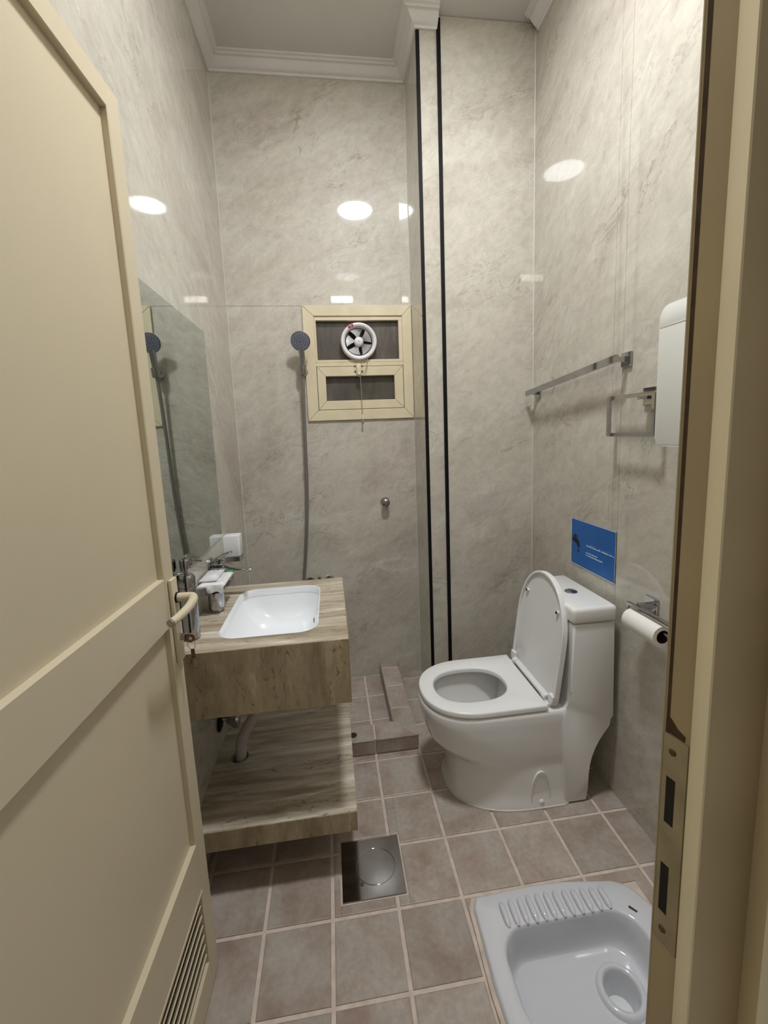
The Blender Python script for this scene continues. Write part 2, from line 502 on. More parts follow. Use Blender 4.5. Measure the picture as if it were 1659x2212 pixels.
for a, b in ((KB+.001, 2.05), (2.056, YB-.001)):
    obj('side_tile', box(KR0-.002, KR0+.005, a, b, .002, KZ-.004, bev=.001, seg=1), 'tile', kerb, 0)
    obj('side_tile', box(KR1-.005, KR1+.002, a, b, .002, KZ-.004, bev=.001, seg=1), 'tile', kerb, 0)
o = obj('drain_hole', cyl((.035, 1.79, KZ-.004), (.035, 1.79, KZ+.0008), .017, 24), 'dark', kerb)

# ================================================================== WALLS, CEILING
def wallbox(name, label, q, mat='marble'):
    o = obj(name, box(*q), mat, smooth=0); ORG[o.name] = Vector((0, 0, 0))
    return tag(o, label, 'wall', kind='structure')
PT = .005        # cladding sheet thickness
wl = wallbox('wall_left', 'glossy marble-look wall behind the vanity and mirror', (XL-.08, XL-PT, .20, YB+.08, -.05, ZC+.05), 'silicone')
obj('panel', box(XL-PT, XL, .20, YB, -.003, ZC+.04), 'marble', wl, 0)
WX0, WX1, WZ0, WZ1 = -.1054, XP-.002, 1.519, 2.1225
bm = bmesh.new()
for q in subtract([(XL-.08, XP+.02, -.05, ZC+.05)], (WX0+.03, WX1-.03, WZ0+.03, WZ1-.03)): addbox(bm, q[0], q[1], YB+PT, YB+.10, q[2], q[3])
wb = obj('wall_back', bm, 'silicone', smooth=0); ORG[wb.name] = Vector((0, 0, 0))
tag(wb, 'marble-look rear wall holding the small fan window', 'wall', kind='structure')
bm = bmesh.new()
for q in subtract([(XL+.0012, XP, -.003, WZ1-.0008)], (WX0+.03, WX1-.03, WZ0+.03, WZ1+1)): addbox(bm, q[0], q[1], YB, YB+PT, q[2], q[3])
obj('panel', bm, 'marble', wb, 0)
bm = bmesh.new()
for q in subtract([(XL+.0012, XP, WZ1+.0008, ZC+.04)], (WX0+.03, WX1-.03, WZ0+.03, WZ1-.03)): addbox(bm, q[0], q[1], YB, YB+PT, q[2], q[3])
obj('panel', bm, 'marble', wb, 0)
wr_ = wallbox('wall_return', 'narrow marble-look side face between window and black strips', (XP+PT, XP+.05, YP+.006, YB+.10, -.05, ZC+.05), 'silicone')
obj('panel', box(XP, XP+PT, YP+.004, YB-.001, -.003, ZC+.04), 'marble', wr_, 0)
wp = wallbox('wall_pillar', 'slim marble-look boxed pillar face between two black strips', (XP+.006, XS+.01, YP+PT, YP+.08, -.05, ZC+.05), 'silicone')
obj('panel', box(XP+.012, XS-.002, YP, YP+PT, -.003, ZC+.04), 'marble', wp, 0)
wrr = wallbox('wall_rear_right', 'marble-look wall section behind the toilet', (XS+.004, XR+.08, YS+PT, YS+.09, -.05, ZC+.05), 'silicone')
obj('panel', box(XS+.010, XR-.0012, YS, YS+PT, -.003, ZC-.004), 'marble', wrr, 0)
wr = wallbox('wall_right', 'marble-look wall carrying towel rail, cistern and blue sign', (XR+PT, XR+.08, .20, YS+.09, -.05, ZC+.05), 'silicone')
for a, b in ((.20, 1.411), (1.4125, 1.4630), (1.4645, YS)):
    obj('panel', box(XR, XR+PT, a, b, -.003, ZC+.04), 'marble', wr, 0)
ce = obj('ceiling', box(XL-.08, XR+.08, .20, YB+.10, ZC, ZC+.06), 'ceiling', smooth=0)
tag(ce, 'plain off-white plaster ceiling', 'ceiling', kind='structure')
# front wall with doorway
bm = bmesh.new()
OX0, OX1, OZ = -.470, .3745, 2.19
for q in subtract([(XL-.08, XR+.08, -.05, ZC+.05)], (OX0, OX1, -.1, OZ)): addbox(bm, q[0], q[1], .2535, YF-.002, q[2], q[3])
wf = obj('wall_front', bm, 'corridor', smooth=0); ORG[wf.name] = Vector((0, 0, 0))
tag(wf, 'painted wall around the doorway, pale grey on the corridor side', 'wall', kind='structure')
bm = bmesh.new()
for q in subtract([(XL, XR, -.003, ZC)], (OX0, OX1, -.1, OZ)): addbox(bm, q[0], q[1], YF-.002, YF+.003, q[2], q[3])
obj('panel', bm, 'marble', wf, 0)

# crown mouldings
CP = [(0, 3.206), (.009, 3.206), (.012, 3.209), (.012, 3.215), (.018, 3.218), (.026, 3.224), (.036, 3.235), (.043, 3.2465), (.046, 3.2485), (.056, 3.2485), (.060, 3.252), (.060, 3.257), (.068, 3.259), (.070, ZC), (0, ZC)]
def crown(path, norms):
    secs = []
    for i, p in enumerate(path):
        n1 = Vector(norms[max(i-1, 0)]); n2 = Vector(norms[min(i, len(norms)-1)])
        mv = n1 if i == 0 or i == len(path)-1 else (n1+n2)/(1+n1.dot(n2))
        if i == 0: mv = n2
        secs.append([(p[0]+mv.x*dd, p[1]+mv.y*dd, z) for dd, z in CP])
    return loft(secs)
o = obj('trim_1', crown([(XL, YF+.003), (XL, YB), (XP, YB), (XP, YP), (XS-.003, YP)], [(1, 0), (0, -1), (-1, 0), (0, -1)]), 'crown', smooth=40)
tag(o, 'white stepped crown moulding along left wall, rear wall and pillar', 'moulding', kind='structure')
o = obj('trim_2', crown([(XR, YS-.035), (XR, YF+.003), (XL+.075, YF+.003)], [(-1, 0), (0, 1)]), 'crown', smooth=40)
tag(o, 'white crown moulding along the right wall, broken off near the corner', 'moulding', kind='structure')
# black edge strips
o = obj('trim_3', box(XP-.004, XP+.012, YP-.003, YP+.008, .001, 3.206, bev=.001, seg=1), 'black', smooth=0)
tag(o, 'thin black edge strip on the window-side corner of the pillar', 'edge strip', kind='structure')
o = obj('trim_4', box(XS-.006, XS+.011, YS-.003, YS+.012, .001, ZC-.012, bev=.001, seg=1), 'black', smooth=0)
tag(o, 'thin black edge strip on the toilet side of the pillar', 'edge strip', kind='structure')
# pale silicone beads in the corners
def bead(name, label, x, y, sx, sy, z1):
    o = obj(name, prism([(x, y), (x+.0026*sx, y), (x, y+.0026*sy)], XY, .001, z1), 'silicone', smooth=0)
    tag(o, label, 'joint', kind='structure')
bead('trim_5', 'pale silicone joint in the corner of left and rear walls', XL, YB, 1, -1, 3.206)
bead('trim_6', 'pale silicone joint in the corner beside the window', XP, YB, -1, -1, 3.206)
bead('trim_7', 'pale silicone joint in the corner behind the towel rail', XR, YS, -1, -1, 3.25)

# ================================================================== CEILING LAMP
lamp = thing('ceiling_light', 'round white flush ceiling light', 'ceiling light', (.31, 1.06, ZC))
obj('rim', lathe([(.120, -.002), (.140, -.002), (.143, -.012), (.140, -.022), (.133, -.024), (.133, -.010), (.120, -.010)], (.31, 1.06, ZC), n=48), 'plastic', lamp)
obj('diffuser', lathe([(0, -.028), (.08, -.027), (.125, -.024), (.1325, -.018), (.1325, -.011), (0, -.011)], (.31, 1.06, ZC), n=48), 'lamp', lamp)
# twin lit panel above the door, seen mirrored in the rear wall
vl = thing('wall_light', 'small twin-panel lit fitting high above the doorway', 'wall light', (.20, YF+.003, 2.74))
obj('housing', box(.090, .310, YF+.0035, YF+.03, 2.728, 2.800, bev=.004), 'plastic', vl)
for a, b in ((.097, .195), (.206, .303)):
    obj('lit_panel', box(a, b, YF+.028, YF+.034, 2.737, 2.791, bev=.002, seg=1), 'glow', vl)

# ================================================================== WINDOW
win = thing('window_1', 'small beige aluminium window with two dark frosted panes', 'window', (.18, YB, WZ0), kind='structure')
def member(name, poly, y0, y1, parent, bev=.0015, mat='frame'):
    return obj(name, prism(poly, XZ, y0, y1, bev, 1), mat, parent, 0)
def mitre_frame(x0, x1, z0, z1, wl_, wr__, wb_, wt_, y0, y1, parent, g=.0006):
    i0, i1, j0, j1 = x0+wl_, x1-wr__, z0+wb_, z1-wt_
    member('frame_rail', [(x0+g, z1), (x1-g, z1), (i1-g, j1), (i0+g, j1)], y0, y1, parent)
    member('frame_rail', [(x0+g, z0), (x1-g, z0), (i1-g, j0), (i0+g, j0)], y0, y1, parent)
    member('frame_stile', [(x0, z0+g), (i0, j0+g), (i0, j1-g), (x0, z1-g)], y0, y1, parent)
    member('frame_stile', [(x1, z0+g), (i1, j0+g), (i1, j1-g), (x1, z1-g)], y0, y1, parent)
WM = 1.842      # underside of the transom
mitre_frame(WX0, WX1, WZ0, WZ1, .058, .052, .056, .054, YB-.012, YB+.012, win)
# inner bead of the fan light
obj('bead', box(WX0+.058, WX1-.052, YB-.005, YB+.02, 2.047, WZ1-.054, bev=.001, seg=1), 'frame', win, 0)
obj('bead', box(WX0+.058, WX0+.068, YB-.005, YB+.02, WM, 2.047, bev=.001, seg=1), 'frame', win, 0)
obj('bead', box(WX1-.072, WX1-.052, YB-.005, YB+.02, WM, 2.047, bev=.001, seg=1), 'frame', win, 0)
obj('transom', box(WX0+.058, WX1-.052, YB-.008, YB+.02, 1.807, WM-.014, bev=.0015, seg=1), 'frame', win, 0)
obj('transom', box(WX0+.058, WX1-.052, YB-.006, YB+.02, WM-.013, WM, bev=.001, seg=1), 'frame', win, 0)
lab(obj('pane', box(WX0+.062, WX1-.056, YB+.026, YB+.030, WM-.004, 2.052), 'pane', win, 0), 'dark frosted upper pane')
sash = obj('sash', box(WX0+.066, WX1-.060, YB+.012, YB+.020, WZ0+.06, WZ0+.064), 'frame', win, 0)
mitre_frame(WX0+.0605, WX1-.0545, WZ0+.0585, 1.805, .045, .049, .047, .050, YB-.010, YB+.018, sash)
lab(obj('pane', box(.0, .381, YB+.022, YB+.026, 1.618, 1.762), 'pane', win, 0), 'dark frosted lower pane')
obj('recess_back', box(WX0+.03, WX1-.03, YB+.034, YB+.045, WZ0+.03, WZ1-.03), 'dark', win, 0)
# latch
latch = obj('latch', box(.168, .192, YB-.028, YB-.010, 1.752, 1.818, bev=.004), 'frame', win)
for sx in (-1, 1):
    for zz in (1.806, 1.778):
        obj('latch_screw', cyl((.180+sx*.019, YB-.0085, zz), (.180+sx*.019, YB-.014, zz), .005, 12), 'brass', latch)
obj('latch_tongue', box(.173, .188, YB-.032, YB-.026, 1.746, 1.768, bev=.002), 'satin', latch)
obj('latch_plate', box(.158, .202, YB-.0125, YB-.0095, 1.770, 1.812, bev=.002, seg=1), 'frame', latch)

# ================================================================== EXHAUST FAN
FC = Vector((.1877, YB+.020, 1.9345))
fan = thing('exhaust_fan', 'round white exhaust fan set in the upper window pane', 'fan', tuple(FC))
AX = (0, -1, 0)
obj('housing', lathe([(.074, .004), (.097, .004), (.0985, .02), (.0975, .042), (.094, .049), (.088, .0505), (.080, .047), (.0745, .036), (.073, .02)], FC, AX, 56), 'fanwhite', fan)
obj('back_plate', lathe([(0, .003), (.0735, .003), (.0735, .006), (0, .006)], FC, AX, 40), 'dark', fan)
obj('hub', lathe([(0, .046), (.010, .0455), (.020, .042), (.0245, .036), (.0255, .012), (0, .012)], FC, AX, 32), 'fanwhite', fan)
obj('hub_cap', lathe([(0, .0475), (.004, .047), (.005, .0455)], FC, AX, 16), 'fanblade', fan)
for k in range(5):
    a0 = math.radians(100+72*k); bm = bmesh.new(); rows = []
    for i in range(6):
        rr = .022+(.069-.022)*i/5; row = []
        hw = math.radians(17+13*i/5)
        for j in range(7):
            t = -1+2*j/6; an = a0+t*hw
            row.append(bm.verts.new((FC.x+rr*math.cos(an), FC.y-.026-.010*t, FC.z+rr*math.sin(an))))
        rows.append(row)
    for ra, rb in zip(rows, rows[1:]):
        for j in range(6): bm.faces.new([ra[j], ra[j+1], rb[j+1], rb[j]])
    bmesh.ops.solidify(bm, geom=bm.faces[:], thickness=.0016)
    obj('blade', bm, 'fanblade', fan, 50)
# sticker on rim
bm = bmesh.new(); rows = []
for i in range(9):
    an = math.radians(108+i*2.6)
    rows.append([bm.verts.new((FC.x+rr*math.cos(an), FC.y-hh, FC.z+rr*math.sin(an))) for rr, hh in ((.0815, .0488), (.088, .0512), (.0945, .0496))])
for a, b in zip(rows, rows[1:]):
    for j in range(2): bm.faces.new([a[j], a[j+1], b[j+1], b[j]])
bmesh.ops.solidify(bm, geom=bm.faces[:], thickness=-.0006)
st_ = lab(obj('sticker', bm, 'red', fan), 'red and white sticker')
an = math.radians(118)
for q, l in ((.0855, .009), (.0895, .006)):
    obj('sticker_mark', box(-l/2, l/2, -.0006, .0002, -.0008, .0008, mat=Matrix.Translation((FC.x+q*math.cos(an), FC.y-.0518, FC.z+q*math.sin(an))) @ Matrix.Rotation(-(an+PI/2), 4, 'Y')), 'whiteink', st_, 0)
cordp = smoothpath([(.229, YB-.024, 1.850), (.228, YB-.03, 1.82), (.218, YB-.034, 1.785), (.200, YB-.036, 1.757), (.187, YB-.037, 1.752), (.1875, YB-.036, 1.70), (.1885, YB-.034, 1.62), (.190, YB-.032, 1.535)], 5)
pc = obj('pull_cord', tube(cordp, .0016, 8), 'cord', fan)
obj('cord_sleeve', lathe([(.0015, 0), (.0042, .002), (.0030, .02), (.0016, .026)], (.1899, YB-.032, 1.520), (0, 0, 1), 12), 'frostwhite', pc)
obj('cord_weight', lathe([(0, 0), (.003, .003), (.0062, .013), (.004, .024), (.0012, .028)], (.190, YB-.032, 1.492), (0, 0, 1), 16), 'cord', pc)

# ================================================================== SHOWER
HX, HZ = -.117, 1.785
sh = thing('hand_shower', 'chrome hand shower with blue-grey face hanging beside the window', 'shower', (HX, YB, .62))
obj('bracket', lathe([(0, 0), (.022, 0), (.024, .003), (.024, .012), (.018, .018), (.014, .04), (0, .042)], (HX, YB-.0005, HZ-.005), (0, -1, 0), 28), 'chrome', sh)
obj('clip', lathe([(.0140, -.024), (.020, -.024), (.0215, .0), (.0215, .024), (.017, .024), (.0140, 0)], (HX-.001, YB-.056, HZ), (0, -.16, 1), 24), 'chrome', sh)
hp = [(HX-.001, YB-.053, HZ-.02), (HX, YB-.058, HZ+.01), (HX-.0005, YB-.072, HZ+.07), (HX-.001, YB-.084, HZ+.11)]
obj('handle', tube(smoothpath(hp, 5), [.0135]*3+[.0135]*3+[.0138]*3+[.0142]*2+[.0150]*2+[.0150]*2+[.015], 20), 'chrome', sh)
hd = Vector((-.12, -.90, -.42)).normalized()
HC = Vector((HX-.001, YB-.092, 1.925))
obj('head', lathe([(0, -.024), (.016, -.022), (.036, -.014), (.048, -.004), (.0505, .006), (.049, .011), (.045, .0105), (0, .0105)], HC, hd, 40), 'chrome', sh)
hf = lab(obj('spray_face', lathe([(.0465, .0095), (.046, .0125), (.038, .0135), (0, .0135)], HC, hd, 40), 'showerface', sh), 'blue-grey spray plate')
X_, Y_, Z_ = frame_from(hd)
for ringr, cnt in ((.041, 26), (.034, 20), (.024, 13), (.013, 7)):
    bm = bmesh.new()
    for i in range(cnt):
        an = 2*PI*i/cnt
        c = HC+X_*ringr*math.cos(an)+Y_*ringr*math.sin(an)+Z_*.0130
        addcyl(bm, c, c+Z_*.0020, .0017, 6)
    o = obj('nozzle_ring', bm, 'nozzle', hf, 0)
hose = smoothpath([(HX-.001, YB-.052, HZ-.024), (HX-.004, YB-.048, 1.70), (HX-.011, YB-.035, 1.45), (HX-.019, YB-.028, 1.15), (HX-.032, YB-.028, .95), (HX-.048, YB-.030, .78), (HX-.064, YB-.034, .64), (HX-.050, YB-.04, .60), (-.10, YB-.046, .60)], 10)
obj('hose', tube(hose, .0088, 12), 'hose', sh)
mx = thing('shower_mixer', 'dark chrome shower mixer on the rear wall just above the counter edge', 'mixer', (-.095, YB, .58))
obj('body', lathe([(0, 0), (.016, 0), (.019, .006), (.019, .16), (.016, .166), (0, .166)], (-.175, YB-.045, .61), (1, 0, 0), 24), 'chrome', mx)
for xx in (-.15, -.04):
    obj('wall_union', lathe([(0, 0), (.028, 0), (.026, .008), (.013, .012), (.013, .04), (0, .04)], (xx, YB-.0005, .61), (0, -1, 0), 24), 'chrome', mx)
obj('lever', tube(smoothpath([(-.095, YB-.045, .628), (-.095, YB-.055, .645), (-.095, YB-.10, .655)], 5), .010, 12), 'chrome', mx)

vk = thing('shower_valve', 'single round chrome valve knob on the bare rear wall', 'valve', (.2985, YB, 1.05))
obj('rosette', lathe([(0, 0), (.026, 0), (.027, .003), (.022, .010), (0, .011)], (.2985, YB-.0005, 1.05), (0, -1, 0), 32), 'chrome', vk)
obj('knob', lathe([(0, .010), (.012, .010), (.012, .022), (.021, .027), (.024, .038), (.022, .049), (.012, .054), (0, .055)], (.2985, YB-.0005, 1.05), (0, -1, 0), 12), 'chrome', vk, 20)

# ================================================================== VANITY
VX0, VX1, VY0, VY1, VZ0, VZ1 = XL+.0005, .0236, 1.230, 1.7985, .613, .821
SX0, SX1, SY0, SY1 = -.386, -.070, 1.302, 1.731
van = thing('vanity_counter', 'wall-hung travertine vanity counter with inset basin', 'vanity', ((VX0+VX1)/2, (VY0+VY1)/2, VZ0))
so = rrect(SX0, SX1, SY0, SY1, .062, 8)
rect = [(VX0, VY0), (VX1, VY0), (VX1, VY1), (VX0, VY1)]
obj('countertop', ring(rect, so, XY, VZ1-.020, VZ1), 'trav_h', van, 0)
obj('end_face', box(VX0, VX1, VY0-.0025, VY0-.0003, VZ0-.001, VZ1-.0008), 'trav_v', van, 0)
obj('front_face', box(VX1+.0003, VX1+.0025, VY0-.0025, VY1, VZ0-.001, VZ1-.0008), 'trav_v', van, 0)
obj('end_panel', box(VX0, VX1-.013, VY0+.0005, VY0+.02, VZ0, VZ1-.0205), 'trav_v', van, 0)
obj('end_panel', box(VX0, VX1-.013, VY1-.02, VY1-.0005, VZ0, VZ1-.0205), 'trav_v', van, 0)
obj('front_panel', box(VX1-.0125, VX1, VY0+.0005, VY1-.0005, VZ0+.002, VZ1-.0205), 'trav_v', van, 0)
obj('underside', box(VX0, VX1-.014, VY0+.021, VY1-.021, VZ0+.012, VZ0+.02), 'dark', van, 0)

sink = thing('wash_basin', 'white rectangular undermount basin in the travertine counter', 'basin', ((SX0+SX1)/2, (SY0+SY1)/2, .68))
def sl(k, z, dx=0, rad=.062): return [(x, y, z) for x, y in rrect(SX0+k+dx, SX1-k, SY0+k, SY1-k, max(rad, .01), 8)]
bm = loft([sl(-.012, VZ1-.024), sl(0, VZ1-.0215), sl(.0015, VZ1-.020), sl(.004, VZ1-.03), sl(.012, VZ1-.07, .01), sl(.024, VZ1-.10, .022, .066), sl(.046, VZ1-.122, .035, .07), sl(.085, VZ1-.132, .045, .06), sl(.140, VZ1-.136, .02, .015)], cap0=False, cap1=True)
bmesh.ops.solidify(bm, geom=bm.faces[:], thickness=-.006) if False else None
obj('bowl', bm, 'sinkwhite', sink, 60)
lpf = [sl(-.0014, VZ1+.0009), sl(.0012, VZ1+.0010), sl(.003, VZ1-.003), sl(.004, VZ1-.026), sl(.0006, VZ1-.0215), sl(.0004, VZ1+.0002)]
obj('rim', loft(lpf+[lpf[0]], False, False), 'sinkwhite', sink)
sdc = (-.225, 1.517, VZ1-.1362)
obj('plug', lathe([(0, .006), (.018, .005), (.021, .002), (.022, 0), (0, 0)], sdc, n=28), 'sinkwhite', sink)
obj('overflow_slot', box(SX1-.024, SX1-.0185, 1.495, 1.515, VZ1-.060, VZ1-.048, bev=.002), 'chrome', sink)

shf = thing('lower_shelf', 'thick travertine shelf floating below the vanity counter', 'shelf', ((VX0+VX1)/2, 1.5, .163))
bx_ = rrect(-.437, -.373, 1.508, 1.572, .031, 6)
obj('slab', ring([(VX0, VY0), (VX1, VY0), (VX1, VY1), (VX0, VY1)], bx_, XY, .1645, .2315, c=(-.405, 1.54)), 'trav_h', shf, 0)
obj('front_edge', box(VX0, VX1, VY0-.0028, VY0-.0003, .1632, .2308), 'trav_v', shf, 0)

pipe = thing('waste_pipe', 'white corrugated waste pipe dropping from vanity into the shelf', 'pipe', (-.40, 1.54, .17))
pp = smoothpath([(-.245, 1.53, .655), (-.27, 1.532, .55), (-.325, 1.54, .42), (-.372, 1.547, .34), (-.396, 1.548, .285), (-.400, 1.545, .235), (-.400, 1.543, .185)], 16)
obj('hose', tube(pp, [.0195+.0010*math.sin(i*1.9) for i in range(len(pp))], 20), 'pvc', pipe, 80)
sv = thing('stop_valve', 'small chrome angle valve on the left wall below the counter', 'valve', (XL, 1.61, .35))
obj('rosette', lathe([(0, 0), (.036, 0), (.038, .003), (.024, .010), (0, .011)], (XL+.0005, 1.612, .336), (1, 0, 0), 28), 'black', sv)
obj('body', cyl((XL+.01, 1.612, .345), (XL+.045, 1.612, .345), .009, 16), 'chrome', sv)
obj('handle', lathe([(0, 0), (.011, 0), (.013, .010), (.026, .032), (.027, .040), (.018, .048), (0, .050)], (XL+.030, 1.606, .338), (1, -.1, 0), 12), 'chrome', sv, 25)
obj('outlet', tube([(XL+.022, 1.612, .348), (XL+.022, 1.612, .40), (XL+.026, 1.612, .60)], .006, 10), 'hose', sv)

# ================================================================== MIRROR
mir = thing('wall_mirror', 'frameless rectangular mirror on the left wall above the basin', 'mirror', (XL, 1.53, 1.021))
obj('backing', box(XL+.0005, XL+.0045, 1.185, 1.877, 1.021, 1.877), 'glassedge', mir, 0)
obj('glass', box(XL+.0046, XL+.0060, 1.1865, 1.8755, 1.0225, 1.8755), 'mirror', mir, 0)

# ================================================================== COUNTER THINGS
dsp = thing('soap_dispenser', 'tall chrome pump soap dispenser beside the door handle', 'dispenser', (-.462, 1.335, VZ1))
DC = (-.462, 1.335, VZ1+.0005)
obj('bottle', lathe([(0, 0), (.023, 0), (.0255, .003), (.0255, .165), (.024, .168), (0, .168)], DC, n=36), 'chrome', dsp)
obj('collar', lathe([(0, .1685), (.024, .1685), (.026, .171), (.026, .196), (.020, .206), (.010, .208), (0, .208)], DC, n=32), 'chrome', dsp)
obj('pump_stem', cyl((DC[0], DC[1], VZ1+.206), (DC[0], DC[1], VZ1+.222), .006, 16), 'chrome', dsp)
pk = obj('pump_head', lathe([(0, .220), (.014, .220), (.0155, .224), (.0155, .252), (.013, .256), (0, .257)], DC, n=24), 'chrome', dsp)
obj('nozzle', tube(smoothpath([(DC[0]+.012, DC[1]-.002, VZ1+.248), (DC[0]+.03, DC[1]-.004, VZ1+.2505), (DC[0]+.052, DC[1]-.006, VZ1+.249)], 4), [.0035, .0034, .0033, .0032, .0034, .0036, .0036, .0034, .003], 10), 'chrome', pk)

cup = thing('tumbler', 'chrome cylindrical tumbler under the packets beside the basin', 'tumbler', (-.437, 1.540, VZ1))
obj('body', lathe([(0, 0), (.020, 0), (.0255, .005), (.0275, .013), (.0275, .070), (.0265, .070), (.0255, .012), (0, .006)], (-.437, 1.540, VZ1+.0005), n=36), 'chrome', cup)
obj('rim', lathe([(.0262, .0695), (.0285, .0695), (.0285, .074), (.0262, .074)], (-.437, 1.540, VZ1+.0005), n=36), 'chrome', cup)

SHZ = .906
ws = thing('accessory_shelf', 'short chrome wall shelf above the basin deck carrying packets', 'shelf', (XL, 1.57, SHZ))
obj('tray', box(XL+.0005, -.400, 1.492, 1.655, SHZ, SHZ+.006, bev=.002, seg=1), 'chrome', ws)
obj('end_bracket', box(XL+.0005, -.448, 1.487, 1.4915, SHZ-.008, SHZ+.020, bev=.001, seg=1), 'chrome', ws)
obj('front_rail', box(-.400, -.396, 1.490, 1.655, SHZ-.003, SHZ+.010, bev=.001, seg=1), 'chrome', ws)
def sheet_pack(name, label, x0, x1, y0, y1, z0, z1, mat, seed, amp=.0025, cat='packet', nx=14, ny=18, puff=0.0, parent=None, rot=0.0, ret=None):
    rnd = random.Random(seed); bm = bmesh.new()
    cx_, cy_ = (x0+x1)/2, (y0+y1)/2
    ph = [(rnd.uniform(-60, 60), rnd.uniform(-60, 60), rnd.uniform(0, 6.28)) for _ in range(6)]
    def hz(x, y): return sum(math.sin(a*x*2+b*y*2+c) for a, b, c in ph)/6
    def pt(x, y, z):
        dx, dy = x-cx_, y-cy_; c, s = math.cos(rot), math.sin(rot)
        return (cx_+dx*c-dy*s, cy_+dx*s+dy*c, z)
    G = []
    for i in range(nx+1):
        row = []
        for j in range(ny+1):
            x = x0+(x1-x0)*i/nx; y = y0+(y1-y0)*j/ny
            e = min(1, min(i, nx-i)/2, min(j, ny-j)/2)
            ed = math.sin(PI*i/nx)*math.sin(PI*j/ny)
            top = z0+.002+(z1-z0-.002)*(.35+.65*e)*(1-puff+puff*ed) + amp*hz(x, y)*(.3+.7*e)
            row.append((bm.verts.new(pt(x, y, max(top, z0+.001))), bm.verts.new(pt(x, y, z0))))
        G.append(row)
    for i in range(nx):
        for j in range(ny):
            for k in (0, 1):
                q = [G[i][j][k], G[i+1][j][k], G[i+1][j+1][k], G[i][j+1][k]]
                bm.faces.new(q if k == 0 else q[::-1])
    edge = [G[i][0] for i in range(nx+1)]+[G[nx][j] for j in range(1, ny+1)]+[G[i][ny] for i in range(nx-1, -1, -1)]+[G[0][j] for j in range(ny-1, 0, -1)]
    for a, b in zip(edge, edge[1:]+edge[:1]): bm.faces.new([a[0], b[0], b[1], a[1]])
    return bm
pk1 = thing('wrapped_packet', 'flat white packet in clear wrap with green end on the chrome shelf', 'packet', (-.45, 1.57, SHZ+.011))
obj('packet', sheet_pack('', '', -.484, -.393, 1.489, 1.640, SHZ+.0205, SHZ+.032, 0, 3, .0016), 'wrap', pk1, 60)
obj('green_end', box(-.482, -.395, 1.6405, 1.662, SHZ+.0205, SHZ+.030, bev=.002, seg=1), 'green', pk1)
# clear wrap hanging over the near edge
bm = bmesh.new(); rows = []
for i in range(15):
    t = i/14; x = -.452+.058*t
    L = [(x, 1.4885+.002*math.sin(9*t), SHZ+.030), (x, 1.4855, SHZ+.022+.002*math.sin(14*t)), (x, 1.4845-.003*math.sin(7*t), SHZ+.010), (x+.001, 1.4850+.002*math.cos(11*t), SHZ+.004-.003*math.sin(9*t))]
    rows.append([bm.verts.new(p) for p in L])
for a, b in zip(rows, rows[1:]):
    for j in range(3): bm.faces.new([a[j], a[j+1], b[j+1], b[j]])
bmesh.ops.solidify(bm, geom=bm.faces[:], thickness=-.0008)
obj('wrap_flap', bm, 'wrap', pk1, 70)
pk2 = thing('foil_sachet', 'crumpled silver sachet lying on top of the wrapped packet', 'sachet', (-.46, 1.57, SHZ+.033))
obj('sachet', sheet_pack('', '', -.484, -.424, 1.515, 1.640, SHZ+.0345, SHZ+.050, 0, 11, .0035, puff=.6), 'foil', pk2, 60)
for k in range(3):
    obj('print_mark', box(-.478+.014*k, -.468+.014*k, 1.622, 1.626, SHZ+.042, SHZ+.0455), 'ink', pk2, 0)

MY = 1.685
mxr = thing('basin_mixer', 'chrome wall-mounted basin mixer with long paddle lever', 'tap', (XL, MY, .93))
obj('rosette', lathe([(0, 0), (.027, 0), (.027, .006), (0, .007)], (XL+.0005, MY, .955), (1, 0, 0), 28), 'chrome', mxr)
obj('cap', lathe([(0, 0), (.012, 0), (.012, .03), (0, .031)], (XL+.035, MY-.002, .962), (0, -1, .35), 20), 'chrome', mxr)
obj('body', lathe([(0, .005), (.019, .005), (.0205, .010), (.0205, .050), (.017, .055), (0, .055)], (XL+.0005, MY, .957), (1, 0, 0), 28), 'chrome', mxr)
lv = [(XL+.004, MY-.030, .968), (XL+.035, MY-.030, .984), (XL+.070, MY-.030, 1.000), (XL+.094, MY-.030, 1.007)]
obj('lever', tube(smoothpath(lv, 6), [.008+.007*min(1, i/6) for i in range(16)]+[.0145, .012, .007], 16, sx=1.0, sy=.34), 'chrome', mxr)
spp = smoothpath([(XL+.05, MY, .948), (XL+.09, MY-.004, .934), (XL+.13, MY-.008, .928), (XL+.160, MY-.012, .927)], 6)
sp = obj('spout', tube(spp, [.013]*10+[.0125]*5+[.0115, .010, .008, .006], 16, sx=1.0, sy=.55), 'chrome', mxr)
obj('aerator', cyl((XL+.150, MY-.011, .918), (XL+.150, MY-.011, .926), .006, 16), 'chrome', sp)

tb = thing('wall_cup_holder', 'frosted white square cup in a chrome base on the left wall by the mirror', 'cup holder', (XL, 1.93, .90))
pol = [(XL+.0005, 1.900), (-.427, 1.900), (-.419, 1.908), (-.419, 1.955), (-.427, 1.963), (XL+.0005, 1.963)]
obj('cup', prism(pol, XY, .920, 1.014, .003, 2), 'frostwhite', tb)
obj('base', prism([(a[0] if i in (0, 5) else a[0]+.002, a[1]+(-.002 if a[1] < 1.93 else .002)) for i, a in enumerate(pol)], XY, .898, .9195, .001, 1), 'chrome', tb)

